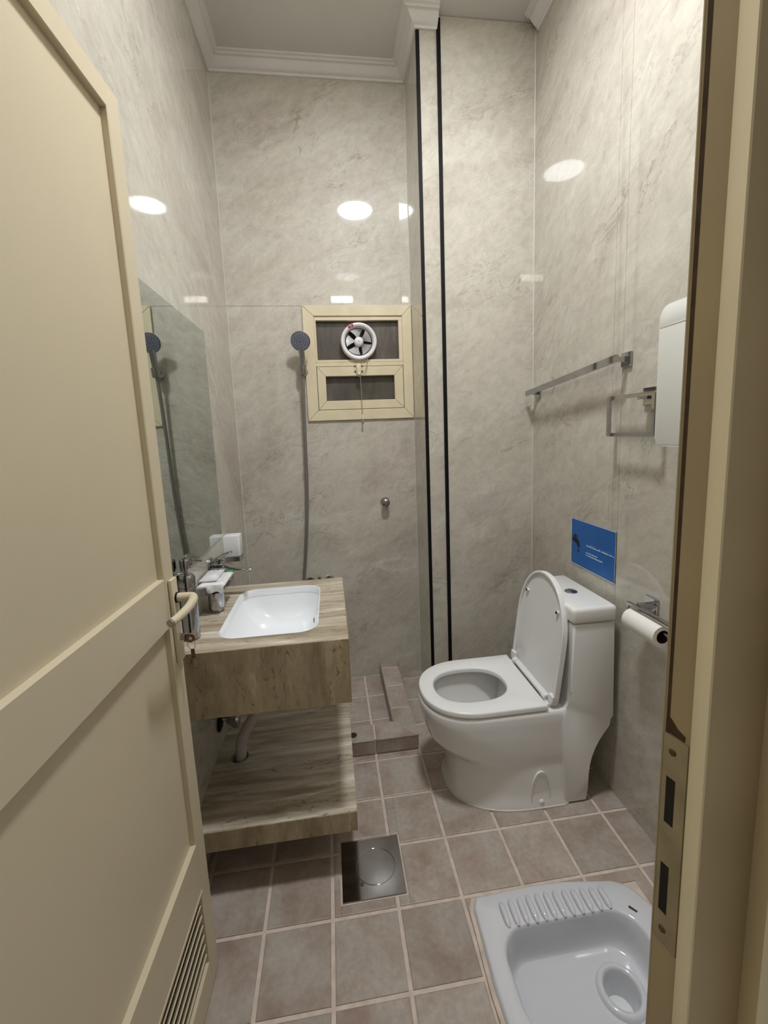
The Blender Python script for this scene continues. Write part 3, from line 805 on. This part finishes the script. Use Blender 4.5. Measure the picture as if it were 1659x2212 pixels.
# ================================================================== TOILET
TY = 1.555
toi = thing('toilet', 'white one-piece toilet with raised seat lid against the right wall', 'toilet', (.62, TY, 0))
def sec(xf, xb, hw, z, a=.21, e=2.3): return [(x, y, z) for x, y in dshape(xf, xb, hw, TY, a, e=e)]
XBK = .835
outer = [sec(.402, XBK, .196, .001, .33, 2.45), sec(.402, XBK, .196, .008, .33, 2.45), sec(.408, XBK, .190, .022, .33, 2.45), sec(.412, XBK, .186, .07, .33, 2.4), sec(.412, XBK, .184, .130, .32, 2.35),
         sec(.409, XBK, .181, .160, .31, 2.35), sec(.398, XBK, .181, .178, .30, 2.3), sec(.377, XBK, .184, .192, .285, 2.3), sec(.350, XBK, .186, .215, .265, 2.35), sec(.329, XBK, .188, .250, .25, 2.35), sec(.314, XBK, .189, .295, .235, 2.25), sec(.305, XBK, .190, .340, .225, 2.25),
         sec(.303, XBK, .190, .372, .225, 2.25), sec(.307, XBK, .187, .385, .225, 2.25), sec(.317, XBK-.004, .179, .390, .215, 2.25)]
inner = [sec(.352, .700, .135, .390, .15), sec(.360, .690, .128, .380, .15), sec(.360, .690, .128, .355, .15), sec(.380, .680, .118, .30, .14), sec(.42, .665, .098, .24, .12), sec(.46, .645, .075, .20, .09), sec(.47, .640, .065, .185, .08)]
bm = loft(outer+inner, True, True)
body = obj('bowl', bm, 'ceramic', toi, 50)
obj('water', prism(dshape(.455, .648, .077, TY, .09), XY, .2005, .203), 'water', body)
# tank column, side profile extruded across
prof = [(.838, .722), (.838, .46), (.836, .41), (.826, .395), (.812, .388), (.806, .34), (.810, .20), (.818, .06), (.820, .001), (.913, .001)]
prof += [(.913, .06), (.914, .11), (.918, .150), (.926, .187), (.939, .222), (.955, .253), (.975, .283), (.994, .308), (1.006, .330), (1.0075, .345), (1.0075, .722)]
tk = obj('tank', prism(prof, XZ, TY-.196, TY+.150, .012, 3), 'ceramic', toi, 50)
tl = obj('tank_lid', box(.833, 1.011, TY-.201, TY+.155, .7235, .785, bev=.016, seg=4), 'ceramic', toi, 50)
fb = obj('flush_button', lathe([(0, .004), (.020, .004), (.024, .002), (.025, 0), (0, 0)], (.922, TY-.04, .785), n=28), 'chrome', tl)
obj('button_split', box(.9215, .9225, TY-.06, TY-.02, .7885, .7895), 'dark', fb, 0)
# seat ring
seat_o = dshape(.307, .752, .188, TY, .215, e=2.25)
hole = dshape(.366, .655, .113, TY-.002, .13, e=2.2, n=28)
# round the back end of the hole
hole = [(x, y) if x < .60 else (x, TY-.002+(y-TY+.002)*math.sqrt(max(0, 1-((x-.60)/.0555)**2))*1.0) for x, y in hole]
hh_ = []
for i in range(48):
    an = 2*PI*i/48; c, s = math.cos(an), math.sin(an)
    hh_.append((.512+.146*math.copysign(abs(c)**(2/2.5), c), TY-.002+.113*math.copysign(abs(s)**(2/2.3), s)))
seat = obj('seat', ring(seat_o, hh_, XY, .396, .4145, .006, c=(.512, TY-.002)), 'plastic', toi, 50)
for yy in (TY-.13, TY+.13):
    obj('seat_buffer', cyl((.36 if False else .43, yy, .3905), (.43, yy, .396), .008, 12), 'plastic', seat)
# hinge bar
hg = obj('hinge', cyl((.769, TY-.118, .412), (.769, TY+.118, .412), .0095, 20), 'plastic', toi)
for s_ in (-1, 1):
    obj('hinge_knuckle', cyl((.769, TY+s_*.119, .412), (.769, TY+s_*.142, .412), .0135, 20, bev=.002), 'plastic', hg)
    obj('hinge_post', box(.752, .792, TY+s_*.150-.014, TY+s_*.150+.014, .390, .402, bev=.003), 'plastic', hg)
    obj('hinge_screw', cyl((.769, TY+s_*.1425, .412), (.769, TY+s_*.1432, .412), .0022, 8), 'dark', hg)
# raised lid: local plane (a = across, b = up along lid), leaning back on the tank
LT = math.radians(7.2)
lb = Vector((math.sin(LT), 0, math.cos(LT))); ln = Vector((-math.cos(LT), 0, math.sin(LT)))
LO = Vector((.782, TY, .408))
def lmap(a, b, h): return tuple(LO+Vector((0, 1, 0))*a+lb*b+ln*h)
LW, LH = .183, .452
def lidpoly(k=0):
    pts = [(-LW+k+.004, .0+k), (-LW+k, .03)]
    yc_ = LH-.235
    pts.append((-LW+k, yc_*.6))
    for i in range(29):
        t = PI-PI*i/28; c, s = math.cos(t), math.sin(t); e = 2.1
        pts.append(((LW-k)*math.copysign(abs(c)**(2/e), c), yc_+(.235-k)*abs(s)**(2/e)))
    pts += [(LW-k, yc_*.6), (LW-k, .03), (LW-k-.004, .0+k)]
    return pts
lid = obj('lid', prism(lidpoly(), lmap, -.012, 0.0, .003, 2), 'plastic', toi, 50)
obj('lid_rim', ring(lidpoly(), lidpoly(.011), lmap, .0002, .0085, .002, c=(0, .23)), 'plastic', lid, 50)
for a in (-.122, .122):
    p0 = Vector(lmap(a, .335, .0)); p1 = Vector(lmap(a, .335, .009))
    bf = obj('lid_buffer', cyl(p0, p1, .0075, 16, bev=.001), 'plastic', lid)
    obj('buffer_tip', cyl(Vector(lmap(a, .335, .0088)), Vector(lmap(a, .335, .0105)), .0055, 14), 'dark', bf)
for s_ in (-1, 1):
    obj('lid_foot', prism([(.183*s_, .012), (.183*s_, .030), (.150*s_, .030), (.150*s_, -.008), (.172*s_, -.010)], lmap, -.012, .014, .002, 1), 'plastic', lid, 40)
# arched bolt pocket on the near side, at the foot
pz = [(.690, .004)]+[(.7255-.0345*math.cos(PI*i/16), .05+.090*math.sin(PI*i/16)) for i in range(17)]+[(.760, .004)]
bp = obj('bolt_pocket', ring([(a+(a-.7255)*.10, b*1.05) for a, b in pz], pz, XZ, TY-.1895, TY-.176, .0015, c=(.7255, .05)), 'ceramic', body, 60)
obj('pocket_back', prism(pz, XZ, TY-.1868, TY-.1775), 'ceramic', bp)
obj('bolt_cap', lathe([(.010, 0), (.010, .006), (.006, .010), (0, .011)], (.728, TY-.1868, .022), (0, -1, 0), 16), 'ceramic', bp)
# silicone bead at the foot
fo = dshape(.396, .822, .2010, TY, .335, e=2.45)
fi = dshape(.404, .822, .194, TY, .33, e=2.45)
obj('silicone_bead', ring(fo, fi, XY, .0005, .005, .002, c=(.62, TY)), 'silicone', toi)

# ================================================================== SQUAT PAN
pan = thing('squat_pan', 'white ceramic squat toilet pan sunk in the floor by the doorway', 'squat toilet', (.62, .872, 0))
x0, x1, y0, y1 = PAN
ym = (y0+y1)/2
po = [(x0+.022, y1-.004), (x0+.008, y1-.03), (x0, ym), (x0+.008, y0+.03), (x0+.022, y0+.004), ((x0+x1)/2-.05, y0-.004), (x1-.10, y0+.02), (x1-.055, y0+.05), (x1-.015, y0+.13), (x1, ym), (x1-.015, y1-.13), (x1-.050, y1-.055), (x1-.075, y1-.035), (x1-.10, y1-.024), ((x0+x1)/2+.02, y1-.002), ((x0+x1)/2-.08, y1+.001)]
po = po[::-1]
bi = rrect(.402, .803, .758, .988, .075, 9)
PZ = .022
pc_ = (.60, .872)
A = angles([po, bi], pc_)
def lp(P, z, k=0.0):
    q = polar(P, pc_, A)
    return [(pc_[0]+(x-pc_[0])*(1-k), pc_[1]+(y-pc_[1])*(1-k), z) for x, y in q]
secs = [lp(po, -.004), lp(po, PZ-.010), lp(po, PZ-.003, .012), lp(po, PZ, .030), lp(bi, PZ, -.05), lp(bi, PZ-.002, -.02), lp(bi, PZ-.010, .0), lp(bi, -.035, .015), lp(bi, -.060, .03), lp(bi, -.074, .055), lp(bi, -.082, .085), lp(bi, -.085, .12)]
# flat pan floor with a round outlet
hc = (.703, .876); hr = .045
inn = polar([(hc[0]+hr*math.cos(2*PI*i/40), hc[1]+hr*math.sin(2*PI*i/40)) for i in range(40)], hc, [2*PI*i/len(A) for i in range(len(A))])
bm = loft(secs, False, False)
bm.verts.ensure_lookup_table(); n = len(A)
last = [bm.verts[len(secs)*n-n+i] for i in range(n)]
NO = 56
def loopat(rad, z): return [bm.verts.new((hc[0]+rad*math.cos(2*PI*k/NO), hc[1]+rad*math.sin(2*PI*k/NO), z)) for k in range(NO)]
OL = [loopat(*q) for q in ((hr+.019, -.086), (hr+.0165, -.078), (hr+.012, -.0735), (hr+.007, -.0725), (hr+.002, -.0745), (hr-.001, -.081), (hr-.006, -.12), (hr-.012, -.16))]
for a, b in zip(OL, OL[1:]):
    for k in range(NO):
        m = (k+1) % NO; bm.faces.new([a[k], a[m], b[m], b[k]])
bm.faces.new(OL[-1])
bm.edges.ensure_lookup_table()
def loop_edges(L):
    return [bm.edges.get((L[k], L[(k+1) % len(L)])) for k in range(len(L))]
bmesh.ops.bridge_loops(bm, edges=loop_edges(last)+loop_edges(OL[0]))
pan_o = obj('pan', bm, 'ceramic2', pan, 50)
for side in (1, -1):
    for k in range(12):
        xx = .435+.0285*k
        a0, a1 = (ym+.122 if False else (.990 if side > 0 else .754)), (1.062-.0006*abs(k-4)**1.6 if side > 0 else .690)
        pts = [(xx, a0+(a1-a0)*t, PZ-.0030+.007*math.sin(PI*min(1, max(0, .06+.88*t)))**.4) for t in [i/8 for i in range(9)]]
        obj('foot_rib', tube(pts, [.004, .0078, .0086, .0088, .0088, .0088, .0086, .0078, .004], 10, sx=1, sy=.95), 'ceramic2', pan, 60)
# small printed maker mark in the corner
obj('maker_mark', prism([(.800, .985), (.815, .968), (.820, .972), (.806, .990)], XY, PZ+.0001, PZ+.0006), 'steel', pan)
obj('outlet_water', lathe([(0, -.150), (.036, -.150), (.036, -.152), (0, -.152)], (hc[0], hc[1], 0), n=24), 'frostwhite', pan)
obj('mortar_band', ring([(pc_[0]+(x-pc_[0])*1.045, pc_[1]+(y-pc_[1])*1.05) for x, y in po], [(pc_[0]+(x-pc_[0])*.99, pc_[1]+(y-pc_[1])*.99) for x, y in po], XY, .0004, .0045, .002, c=pc_), 'grout', pan)

# ================================================================== FLOOR DRAIN
dr = thing('floor_drain', 'square stainless floor drain cover with a round lid', 'drain', ((DRAIN[0]+DRAIN[1])/2, (DRAIN[2]+DRAIN[3])/2, 0))
dcx, dcy = (DRAIN[0]+DRAIN[1])/2+.012, (DRAIN[2]+DRAIN[3])/2
circ = [(dcx+.066*math.cos(2*PI*i/48), dcy+.062*math.sin(2*PI*i/48)) for i in range(48)]
obj('plate', ring([(DRAIN[0], DRAIN[2]), (DRAIN[1], DRAIN[2]), (DRAIN[1], DRAIN[3]), (DRAIN[0], DRAIN[3])], circ, XY, -.004, .001), 'steel', dr, 0)
ci2 = [(dcx+(x-dcx)*.965, dcy+(y-dcy)*.965) for x, y in circ]
lidd = obj('lid', prism(ci2, XY, -.004, .0012), 'steel', dr, 0)
obj('lid_ring', ring(circ, ci2, XY, -.003, .0024, .0008, c=(dcx, dcy)), 'chrome', dr)
obj('finger_notch', cyl((dcx-.050, dcy-.052, -.001), (dcx-.050, dcy-.052, .0018), .006, 14), 'grime', dr)

# ================================================================== RIGHT WALL FITTINGS
def bracket(parent, y, z, off, s=.024):
    obj('wall_plate', box(XR-.010, XR-.0003, y-s, y+s, z-s, z+s, bev=.0015, seg=1), 'chrome', parent)
    obj('post', box(XR-off, XR-.009, y-.009, y+.009, z-.009, z+.009, bev=.001, seg=1), 'chrome', parent)
tr = thing('towel_rail', 'straight flat chrome towel rail on the right wall', 'towel rail', (XR, 1.70, 1.63))
bracket(tr, 2.015, 1.606, .050); bracket(tr, 1.385, 1.658, .050)
bm = bmesh.new()
bl = [(2.033, 1.6045), (1.366, 1.6595)]
addbox(bm, XR-.062, XR-.050, -.01, .01, -.0120, .0120)
for v in bm.verts:
    e = bl[1] if v.co.y < 0 else bl[0]
    v.co.y = e[0]; v.co.z += e[1]
obj('rail', bm, 'chrome', tr, 0)
rg = thing('towel_ring', 'square chrome towel ring beside the white cistern', 'towel ring', (XR, 1.29, 1.46))
bracket(rg, 1.268, 1.523, .045, .028)
obj('ring', ring(rrect(1.190, 1.414, 1.396, 1.534, .008, 4), rrect(1.203, 1.402, 1.408, 1.521, .004, 4), YZ, XR-.054, XR-.044, .001), 'chrome', rg, 40)
hd_ = thing('roll_holder', 'chrome square toilet roll holder on the right wall', 'roll holder', (XR, 1.20, .83))
bracket(hd_, 1.222, .838, .055, .027)
obj('arm', box(XR-.070, XR-.055, 1.075, 1.262, .8345, .842, bev=.001, seg=1), 'chrome', hd_)
obj('arm_drop', box(XR-.066, XR-.059, 1.254, 1.262, .800, .8345, bev=.001, seg=1), 'chrome', hd_)
obj('spindle', cyl((XR-.062, 1.085, .800), (XR-.062, 1.258, .800), .005, 12), 'chrome', hd_)
rl = thing('toilet_roll', 'thin white toilet paper roll hanging on the chrome holder', 'toilet roll', (XR-.060, 1.17, .79))
obj('paper', lathe([(.021, 0), (.034, 0), (.035, .002), (.035, .138), (.034, .140), (.021, .140)], (XR-.062, 1.105, .789), (0, 1, 0), 40), 'paper', rl)
obj('core', lathe([(.0195, .0005), (.0212, .0005), (.0212, .1395), (.0195, .1395)], (XR-.062, 1.105, .789), (0, 1, 0), 32), 'card', rl)
obj('core_shadow_lining', lathe([(0, .09), (.0195, .09), (.0195, .093), (0, .093)], (XR-.062, 1.105, .789), (0, 1, 0), 24), 'card', rl) if False else None
bm = bmesh.new(); rows = []
for i in range(9):
    y = 1.108+.030*i/8
    rows.append([bm.verts.new((XR-.0265-.001*math.sin(i), y, .789)), bm.verts.new((XR-.0275, y, .765)), bm.verts.new((XR-.029+.001*math.sin(2*i), y+.003, .741+.004*math.sin(i*1.7))), ])
for a, b in zip(rows, rows[1:]):
    for j in range(2): bm.faces.new([a[j], a[j+1], b[j+1], b[j]])
bmesh.ops.solidify(bm, geom=bm.faces[:], thickness=.0006)
obj('loose_sheet', bm, 'paper', rl, 60)

cis = thing('wall_cistern', 'white plastic flushing cistern on the right wall by the door jamb', 'cistern', (XR-.05, .92, 1.37))
def cpoly(za, zb, ra, rb, ya=.70, yb=1.128, n=6):
    pts = []
    for cx, cy, a0, rr in ((yb-ra, za+ra, -PI/2, ra), (yb-rb, zb-rb, 0, rb), (ya+rb, zb-rb, PI/2, rb), (ya+ra, za+ra, PI, ra)):
        for i in range(n+1):
            t = a0+PI/2*i/n; pts.append((cx+rr*math.cos(t), cy+rr*math.sin(t)))
    return pts
obj('tank', prism(cpoly(1.370, 1.6975, .024, .002), YZ, XR-.1005, XR-.0005, .002, 2), 'cistern', cis)
obj('cover', prism(cpoly(1.6985, 1.757, .002, .034), YZ, XR-.1012, XR-.0005, .002, 2), 'cistern', cis)

sg = thing('water_sign', 'blue notice with a black dripping tap on the right wall', 'sign', (XR, 1.56, .84))
SY_0, SY_1, SZ_0, SZ_1 = 1.412, 1.703, .842, 1.041
obj('plate', box(XR-.0030, XR-.0004, SY_0, SY_1, SZ_0, SZ_1), 'blue', sg, 0)
bd = ring([(SY_0, SZ_0), (SY_1, SZ_0), (SY_1, SZ_1), (SY_0, SZ_1)], [(SY_0+.0016, SZ_0+.0016), (SY_1-.0016, SZ_0+.0016), (SY_1-.0016, SZ_1-.0016), (SY_0+.0016, SZ_1-.0016)], YZ, XR-.0034, XR-.0004)
obj('clear_edge', bd, 'whiteink', sg, 0)
def sgm(a, b, h): return (XR-.0030-h, SY_1-a*(SY_1-SY_0), SZ_0+b*(SZ_1-SZ_0))   # a,b in 0..1, a to the reader's right
tap = [(.030, .590), (.030, .505), (.075, .495), (.118, .480), (.148, .450), (.163, .405), (.212, .395), (.215, .455), (.203, .525), (.170, .575), (.128, .595), (.116, .598), (.114, .618), (.158, .618), (.158, .648), (.114, .648), (.112, .672), (.088, .672), (.086, .648), (.050, .648), (.050, .618), (.088, .618), (.088, .598), (.070, .596)]
obj('tap_mark', prism(tap, sgm, 0, .0006), 'ink', sg, 0)
drop = [(.186+.018*math.sin(t)*(1 if True else 0), .315-.035*math.cos(t)) for t in [PI*i/10 for i in range(-7, 8)]]
drop = [(.186, .385)]+[(.186+.017*math.cos(math.radians(a)), .318+.030*math.sin(math.radians(a))) for a in range(35, -216, -18)]
obj('drop_mark', prism(drop, sgm, 0, .0006), 'ink', sg, 0)
rnd = random.Random(5)
bm = bmesh.new(); a = .38
while a < .95:                                             # the white cursive line
    wd = rnd.uniform(.018, .045); hgt = rnd.uniform(.016, .032); b0 = .505+.002*math.sin(a*30)
    prism([(a, b0), (a+wd, b0-.002), (a+wd, b0+.010), (a+wd*.6, b0+.012), (a+wd*.45, b0+hgt), (a+wd*.3, b0+hgt-.004), (a+wd*.25, b0+.012), (a, b0+.011)], sgm, 0, .0005, bm=bm)
    if rnd.random() < .55: prism([(a+wd*.5, b0+.042), (a+wd*.5+.007, b0+.042), (a+wd*.5+.007, b0+.050), (a+wd*.5, b0+.050)], sgm, 0, .0005, bm=bm)
    a += wd+rnd.choice((.003, .003, .014))
lab(obj('white_script_line', bm, 'whiteink', sg, 0), 'one line of white cursive script')
for bb, aend in ((.352, .63), (.300, .74)):
    bm = bmesh.new(); a = .37
    while a < aend:
        wd = rnd.uniform(.007, .011); hgt = rnd.choice((.018, .018, .026))
        prism([(a, bb), (a+wd, bb), (a+wd, bb+.006), (a+.004, bb+.007), (a+.004, bb+hgt), (a, bb+hgt)], sgm, 0, .0005, bm=bm)
        prism([(a+.003, bb+.012), (a+wd, bb+.012), (a+wd, bb+.018), (a+.003, bb+.018)], sgm, 0, .0005, bm=bm)
        a += wd+.003+(.008 if rnd.random() < .15 else 0)
    lab(obj('small_text_line', bm, 'whiteink', sg, 0), 'line of tiny white lettering')

# ================================================================== DOOR LEAF (open against the left)
door = thing('door_1', 'beige metal door standing open with two sunk panels and a louvre', 'door', (0, 0, 0), kind='structure')
LFT, LWID, LTOP = .040, .735, 2.140      # thickness, width, top
def dbox(name, s0, s1, n0, n1, z0, z1, mat='door', parent=door, bev=.002, smooth=0, seg=1):
    return obj(name, box(s0, s1, n0, n1, z0, z1, bev=bev, seg=seg), mat, parent, smooth)
ST = .050
dbox('stile', 0, ST, -LFT, 0, .0, LTOP)
dbox('stile', LWID-ST, LWID, -LFT, 0, .0, LTOP)
dbox('top_rail', ST, LWID-ST, -LFT, 0, LTOP-.050, LTOP)
dbox('middle_rail', ST, LWID-ST, -LFT, 0, 1.000, 1.118)
LV0, LV1, LS0, LS1 = .083, .288, .055, .60
bm = bmesh.new()
for q in subtract([(ST, LWID-ST, 0.0, .425)], (LS0, LS1, LV0, LV1)): addbox(bm, q[0], q[1], -LFT, 0, q[2], q[3])
obj('bottom_rail', bm, 'door', door, 0)
lab(dbox('upper_panel', ST, LWID-ST, -.028, -.014, 1.118, LTOP-.050, bev=0), 'sunk upper panel')
lab(dbox('lower_panel', ST, LWID-ST, -.028, -.014, .425, 1.000, bev=0), 'sunk lower panel')
dbox('louvre_back', LS0, LS1, -.034, -.030, LV0, LV1, 'dark', bev=0)
ns = 7
for k in range(ns):
    zc = LV0+(LV1-LV0)*(k+.5)/ns
    mtx = Matrix.Translation((0, -.014, zc)) @ Matrix.Rotation(math.radians(52), 4, 'X')
    obj('louvre_slat', box(LS0+.001, LS1-.001, -.016, .016, -.0016, .0016, mat=mtx), 'door', door, 0)
dbox('louvre_frame', LS0-.006, LS1+.004, .0, .0025, LV1, LV1+.008, bev=.001)
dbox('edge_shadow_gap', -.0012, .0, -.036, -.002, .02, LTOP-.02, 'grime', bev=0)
# handle set
hs = dbox('handle_plate', .006, .038, .0005, .010, .905, 1.110, bev=.003, smooth=40, seg=2)
obj('rose', cyl((.020, .010, 1.062), (.020, .014, 1.062), .0125, 24), 'black', hs)
hpts = smoothpath([(.020, .012, 1.062), (.020, .036, 1.062), (.025, .049, 1.062), (.045, .056, 1.060), (.082, .056, 1.056), (.118, .051, 1.053), (.140, .045, 1.051)], 6)
hl = obj('handle_lever', tube(hpts, [.0105]*14+[.0100]*8+[.0095]*8+[.009]*7, 18), 'door', hs, 60)
obj('worn_tip', cyl((.1395, .0452, 1.051), (.1445, .0437, 1.0505), .0086, 16), 'satin', hl)
obj('lock_cylinder', lathe([(0, 0), (.008, 0), (.008, .010), (0, .011)], (.018, .010, .962), (0, 1, 0), 20), 'satin', hs)
key = obj('key', box(.0165, .0195, .016, .026, .956, .968, bev=.001, seg=1), 'brass', hs)
obj('key_bow', lathe([(.004, -.0012), (.0105, -.0012), (.0105, .0012), (.004, .0012), (.004, -.0012)], (.018, .030, .956), (1, .15, 0), 20), 'brass', key)
obj('key_ring', tube([(.018+.002*math.cos(a), .031+.009*math.sin(a), .940+.013*math.cos(a)) for a in [2*PI*i/24 for i in range(25)]], .0008, 6), 'satin', key)
obj('key_tag', box(.0165, .0195, .028, .037, .904, .928, bev=.002), 'brass', key)
# place the leaf: local X runs from free edge to hinge, local Y faces the opening, slight lean to the wall
FB = Vector((-.3802, 1.0456, .008)); FT = Vector((-.3979, 1.0390, 2.147))
ez = (FT-FB).normalized(); ex = Vector((-.046, -.99894, 0)); ex = (ex-ez*ex.dot(ez)).normalized(); ey = ez.cross(ex)
Md = Matrix((ex, ey, ez)).transposed().to_4x4(); Md.translation = FB
door.matrix_world = Md

# ================================================================== DOOR FRAME
fr = thing('trim_8', 'beige metal door frame in the foreground with latch strike plate', 'door frame', (.31, .30, 0), kind='structure')
jp = [(.3010, .3335), (.2985, .3335), (.2983, .3322), (.2994, .3316), (.3045, .3080), (.3000, .3030), (.2995, .3019), (.2862, .2746), (.3364, .2746), (.3364, .2700), (.3364, .2513), (.3750, .2513), (.3750, .3335)]
jb = obj('strike_jamb', prism(jp, XY, -.004, 2.19), 'jamb', fr, 0)
obj('lit_strip', prism([(.2980, .3019), (.2848, .2744), (.2868, .2744), (.2996, .3019)], XY, -.003, 2.148), 'lit_edge', fr, 0)  # bright stop edge as an added strip, its light painted in by paler colour
obj('edge_bead', prism([(.3364, .2744), (.3235, .2495), (.3300, .2495), (.3390, .2510), (.3390, .2744)], XY, -.003, 2.189), 'lit_edge', fr, 0)  # lit outer edge of the frame, brightness painted with the same pale cream
hjp = [(-.470, .2513), (-.450, .2513), (-.450, .2838), (-.432, .2838), (-.432, .3016), (-.446, .303), (-.446, .3335), (-.470, .3335)]
obj('hinge_jamb', prism(hjp, XY, -.004, 2.19), 'jamb', fr, 0)
obj('head', prism([(.2513, 2.19), (.2513, 2.165), (.2838, 2.165), (.2838, 2.150), (.3016, 2.150), (.3016, 2.162), (.3335, 2.162), (.3335, 2.19)], YZ, -.445, .298), 'jamb', fr, 0)
# strike plate on the rebate face: local u along the face (from room side to stop), height z
pa, pb = Vector((.2994, .3316, 0)), Vector((.3045, .3080, 0))
fu = (pb-pa).normalized(); fn = Vector((fu.y, -fu.x, 0))
if fn.x > 0: fn = -fn
def fmap(a, b, h): return tuple(pa+fu*a+fn*h+Vector((0, 0, b)))
WFACE = (pb-pa).length
rects = [(.0006, WFACE-.0010, .926, 1.1485)]
bm = bmesh.new()
for a0, a1, b0, b1 in rects: prism([(a0, b0), (a1, b0), (a1, b1), (a0, b1)], fmap, .0001, .0012, bm=bm)
sp_ = obj('strike_plate', bm, 'plate', fr, 0)
for h in ((.0050, .0135, 1.058, 1.106), (.0045, .0125, .961, 1.0135)):
    obj('latch_hole', prism([(h[0], h[2]), (h[1], h[2]), (h[1], h[3]), (h[0], h[3])], fmap, .0010, .0014), 'dark', sp_, 0)
for zz in (1.133, .942):
    obj('screw', lathe([(0, .0012), (.003, .0011), (.0035, 0), (0, 0)], fmap(.0095, zz, .0012), fn, 12), 'brass', sp_)
obj('grime_line', prism([(.0012, 1.1485), (.0042, 1.1485), (.0048, 1.60), (.0062, 2.148), (.0010, 2.148)], fmap, .00005, .0003), 'grime', fr, 0)
obj('grime_patch', prism([(.001, 1.1495), (.019, 1.1495), (.0195, 1.155), (.012, 1.158), (.005, 1.165), (.001, 1.162)], fmap, .0001, .0004), 'grime', fr, 0)

# the latch-side jamb is not quite plumb
for o in [c for c in bpy.data.objects if c.type == 'MESH' and (c.parent is fr or (c.parent and c.parent.parent is fr))]:
    if o.name.split('.')[0] in ('hinge_jamb', 'head'): continue
    for v in o.data.vertices: v.co.x += .006*(v.co.z-1.15)
